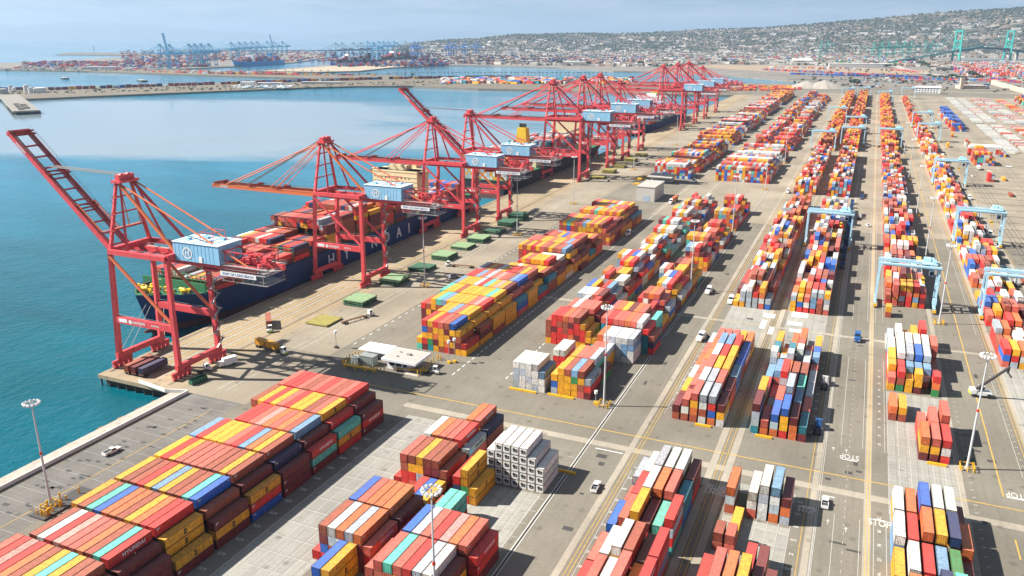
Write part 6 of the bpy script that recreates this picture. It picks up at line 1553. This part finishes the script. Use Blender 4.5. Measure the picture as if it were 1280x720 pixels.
# ---------------------------------------------------------------- painted markings and lane strips
gm = MB(); ru = MB(); ym = MB(); wm = MB(); dk_ = MB()
Z1, Z2 = .03, .036
for x0, x1 in ((-56.6, -54.8), (-31.4, -29.4), (-26.7, -24.7), (-2.2, -.5), (11.6, 13.5), (36.0, 37.9), (57.4, 59.0), (83.2, 84.9)): ru.quad(x0, -60, x1, 2060, Z1)
for y0, y1 in ((219, 222.2), (352.5, 355)): ru.quad(-137, y0, 60, y1, .026)
for x in (-53.9, -52.9, -28.9, -27.4, -3.1, 12.2, 13.0, 56.2, 57.1, 85.6):
    ym.quad(x, -60, x + .16, 2060, Z2)
ym.quad(47.3, 236, 47.65, 565, Z2); ym.quad(47.3, 205, 47.65, 214, Z2); ym.quad(47.3, 575, 47.65, 1500, Z2); ym.quad(47.3, 120, 47.65, 190, Z2)
ym.quad(-162, 229.7, 60, 230.1, Z2); ym.quad(60, 229.4, 260, 229.8, Z2)
for x in (-51.9, -.1, 4.4, 10.7, 14.1, 17.1, 54.0):
    gm.quad(x, -60, x + .13, 208, Z2); gm.quad(x, 250, x + .13, 330, Z2) if x != 14.1 else None; gm.quad(x, 378, x + .13, 640, Z2)
for x in (0.2, -.3): gm.quad(x, 95, x + .13, 640, Z2)
# crane rail slot through the lane left of the gantry blocks
dk_.quad(-69.05, -60, -68.75, 700, Z2); wm.quad(-69.45, -60, -69.25, 700, Z2); wm.quad(-68.5, -60, -68.35, 400, Z2)
y = 60
while y < 640:
    gm.quad(6.9, y, 7.02, y + 1.2, Z2); wm.quad(-137 + 3.2, y + 190, -137 + 3.6, y + 192.4, Z2); wm.quad(-113.6, y + 195, -113.2, y + 197, Z2)
    for x in (54.6, 39.4): gm.quad(x, y, x + .9, y + .25, Z2)
    y += 4.2
# slot grids on the pale storage slabs
for x0, x1, y0, y1, nx, dy in ((-131, -112, 90, 214, 6, 6.3), (-90.5, -72, 150, 186, 7, 6.3), (18, 36.5, 214, 248, 6, 6.4), (18, 36.5, 250, 300, 6, 6.4), (58.8, 77, 215, 342, 6, 6.4), (-23, -6, 110, 198, 6, 6.4), (18, 35, 345, 366, 6, 6.4)):
    for i in range(nx + 1): x = x0 + (x1 - x0) * i / nx; gm.quad(x - .06, y0, x + .06, y1, Z2)
    y = y0
    while y <= y1: gm.quad(x0, y - .06, x1, y + .06, Z2); y += dy
for i in range(26):
    y = 100 + i * 6.4
    gm.quad(-72.2, y, -70.0, y + .14, Z2) if 90 < y < 215 else None
# stop bars
for x0, x1, y in ((1.0, 4.2, 216.5), (4.6, 9.5, 240.5), (14.2, 17.2, 209.5), (48.2, 53.5, 236), (-69.0 + 3, -69 + 12, 217), (-4.2, -.6, 208.5)): wm.quad(x0, y, x1, y + .4, Z2)
# apron: lanes under the cranes, rails
for i, o_ in enumerate((6.0, 8.6, 11.2, 13.8, 16.4, 19.0, 21.6, 24.2, 26.8)):
    pts = [(edge(y) + o_, y) for y in (203, 600, 1100, 1870)]
    for a, b_ in zip(pts[:-1], pts[1:]): (ym if i % 2 == 0 else gm).line(a, b_, .3, .045)
    for j in range(60):
        y = 205 + j * 9; gm.quad(edge(y) + o_ + .5, y, edge(y) + o_ + 1.5, y + .25, .045)
for o_ in (1.9, 32.2):
    for q in (0, .9): 
        for a, b_ in (((edge(200) + o_ + q, 200), (edge(1000) + o_ + q, 1000)), ((edge(1000) + o_ + q, 1000), (edge(1870) + o_ + q, 1870))): dk_.line(a, b_, .28, .048)
for o_ in (34.5, 52.0, 55.5):
    for a, b_ in (((edge(204) + o_, 204), (edge(1000) + o_, 1000)), ((edge(1000) + o_, 1000), (edge(1870) + o_, 1870))): (ym if o_ == 34.5 else gm).line(a, b_, .22, .048)
for i in range(90):
    y = 262 + i * 6; wm.quad(-186.5, y, -186.1, y + 2.2, .048)
# sea wall road: parking bays and yellow line
for i in range(17):
    y = 108 + i * 5.5; gm.quad(-213, y, -190, y + .07, Z2)
ym.quad(-212.2, -60, -211.9, 190, Z2); ym.quad(-196, -60, -195.8, 190, Z2)
# rail tracks on the far right
for x in (92, 94.4, 97.5, 99.9, 126, 128.4, 131.5, 133.9): dk_.quad(x, 380, x + .25, 2000, Z2)
for i in range(40): dk_.quad(88, 480 + i * 12, 138, 480 + i * 12 + 1.1, .034) if i % 2 else None
structure(ru.build('lane_strips', RUNWAY)); structure(ym.build('yellow_lane_markings', yellow_mark)); structure(wm.build('white_lane_markings', white_mark)); structure(gm.build('slot_markings', mat('worn_white_paint', (.50, .49, .45), .7, .3, 1.2)))
structure(dk_.build('rail_slots', mat('dark_rail_slot', (.035, .03, .028), .6, .2)))
def ground_text(s, x, y, size, rz=0.0, m=worn_mark):
    o = letters('painted_lettering', s, size, m, None, (x, y, .04), (0, 0, rz), 1.0, .04); o.scale = (1, 1.9 if size > 1.8 else 1.0, 1); o['kind'] = 'structure'; return o
ground_text('STOP', 15.6, 208.0, 2.3); ground_text('STOP', 7.2, 243.0, 2.3, PI); ground_text('STOP', 51.0, 238.2, 2.3, PI); ground_text('STOP', 59.6, 208.0, 2.3); ground_text('STOP', -2.6, 207.0, 2.0)
ground_text("DON'T", -27.2, 206.3, 1.9, PI); ground_text('ENTER', -27.2, 209.0, 1.9, PI)
rg = random.Random(2)
for i in range(34):
    y = 108 + i * 6.4
    if y < 212 or 252 < y < 330:
        for x, s in ((15.6, 'ABCDEFGH'), (-53.0 + 1.9, '0123'), (-4.6, 'ABDF')): ground_text(rg.choice(s) + rg.choice('0123456789ABCD'), x, y, 1.2, PI / 2 if x > 0 else 0, MATS['worn_white_paint'])
for i in range(13): ground_text(str(610 + i * 2), -134.8, 122 + i * 6.5, 1.5, PI)
for x, y in ((3.0, 203.5), (7.5, 201.5), (2.4, 246.5), (6.2, 246.5)):
    o = MB().poly([(x - .1, y - 1.4), (x + .1, y - 1.4), (x + .1, y + .2), (x + .5, y + .2), (x, y + 1.3), (x - .5, y + .2), (x - .1, y + .2)], .04).build('lane_arrow', worn_mark); o['kind'] = 'structure'
pt = MB(); rg = random.Random(44)
for x, y, a, b_ in ((-64.3, 212, 3.2, 2.4), (-62, 190, 1.2, 1.0), (4.5, 240, 1.5, 1.2), (6.3, 232, 2, 1.6), (9.2, 234, 1.6, 1.2), (3.8, 194, 4.0, .9), (7.8, 192, 3.4, .9), (1.0, 226, 1.6, 1.3), (-40, 360, 3, 2), (5, 305, 2.4, 1.0), (42, 262, 2.5, 1.4)): pt.quad(x, y, x + a, y + b_, .028)
for i in range(46):
    x = rg.choice([rg.uniform(-207, -192), rg.uniform(-211, -194)]); y = rg.uniform(110, 190); pt.quad(x, y, x + rg.uniform(1.4, 2.4), y + rg.uniform(.8, 1.3), .028)
for i in range(40):
    x, y = rg.uniform(-66, 50), rg.uniform(140, 520); pt.quad(x, y, x + rg.uniform(.8, 3), y + rg.uniform(.6, 4), .027)
structure(pt.build('tar_patches', mat('fresh_tar', (.06, .058, .055), .8, .2)))
# flattened white sheets left in the empty bays of the lane blocks
fs_ = MB()
for x, y, a, b_ in ((-33.5, 366, 5.2, 6), (-33.2, 350, 2.4, 12), (-21.5, 372, 7, 9), (-22.4, 360, 6.5, 5), (-29.0, 344, 2.2, 9), (-20.6, 351, 5, 4)): fs_.quad(x, y, x + a, y + b_, .05)
structure(fs_.build('bare_pale_patches', mat('bare_white_patch', (.66, .65, .62), .8, .1)))
# ---------------------------------------------------------------- the mass of remaining containers
for c in REST:
    if any(c['e']): mass_box(mass, c)
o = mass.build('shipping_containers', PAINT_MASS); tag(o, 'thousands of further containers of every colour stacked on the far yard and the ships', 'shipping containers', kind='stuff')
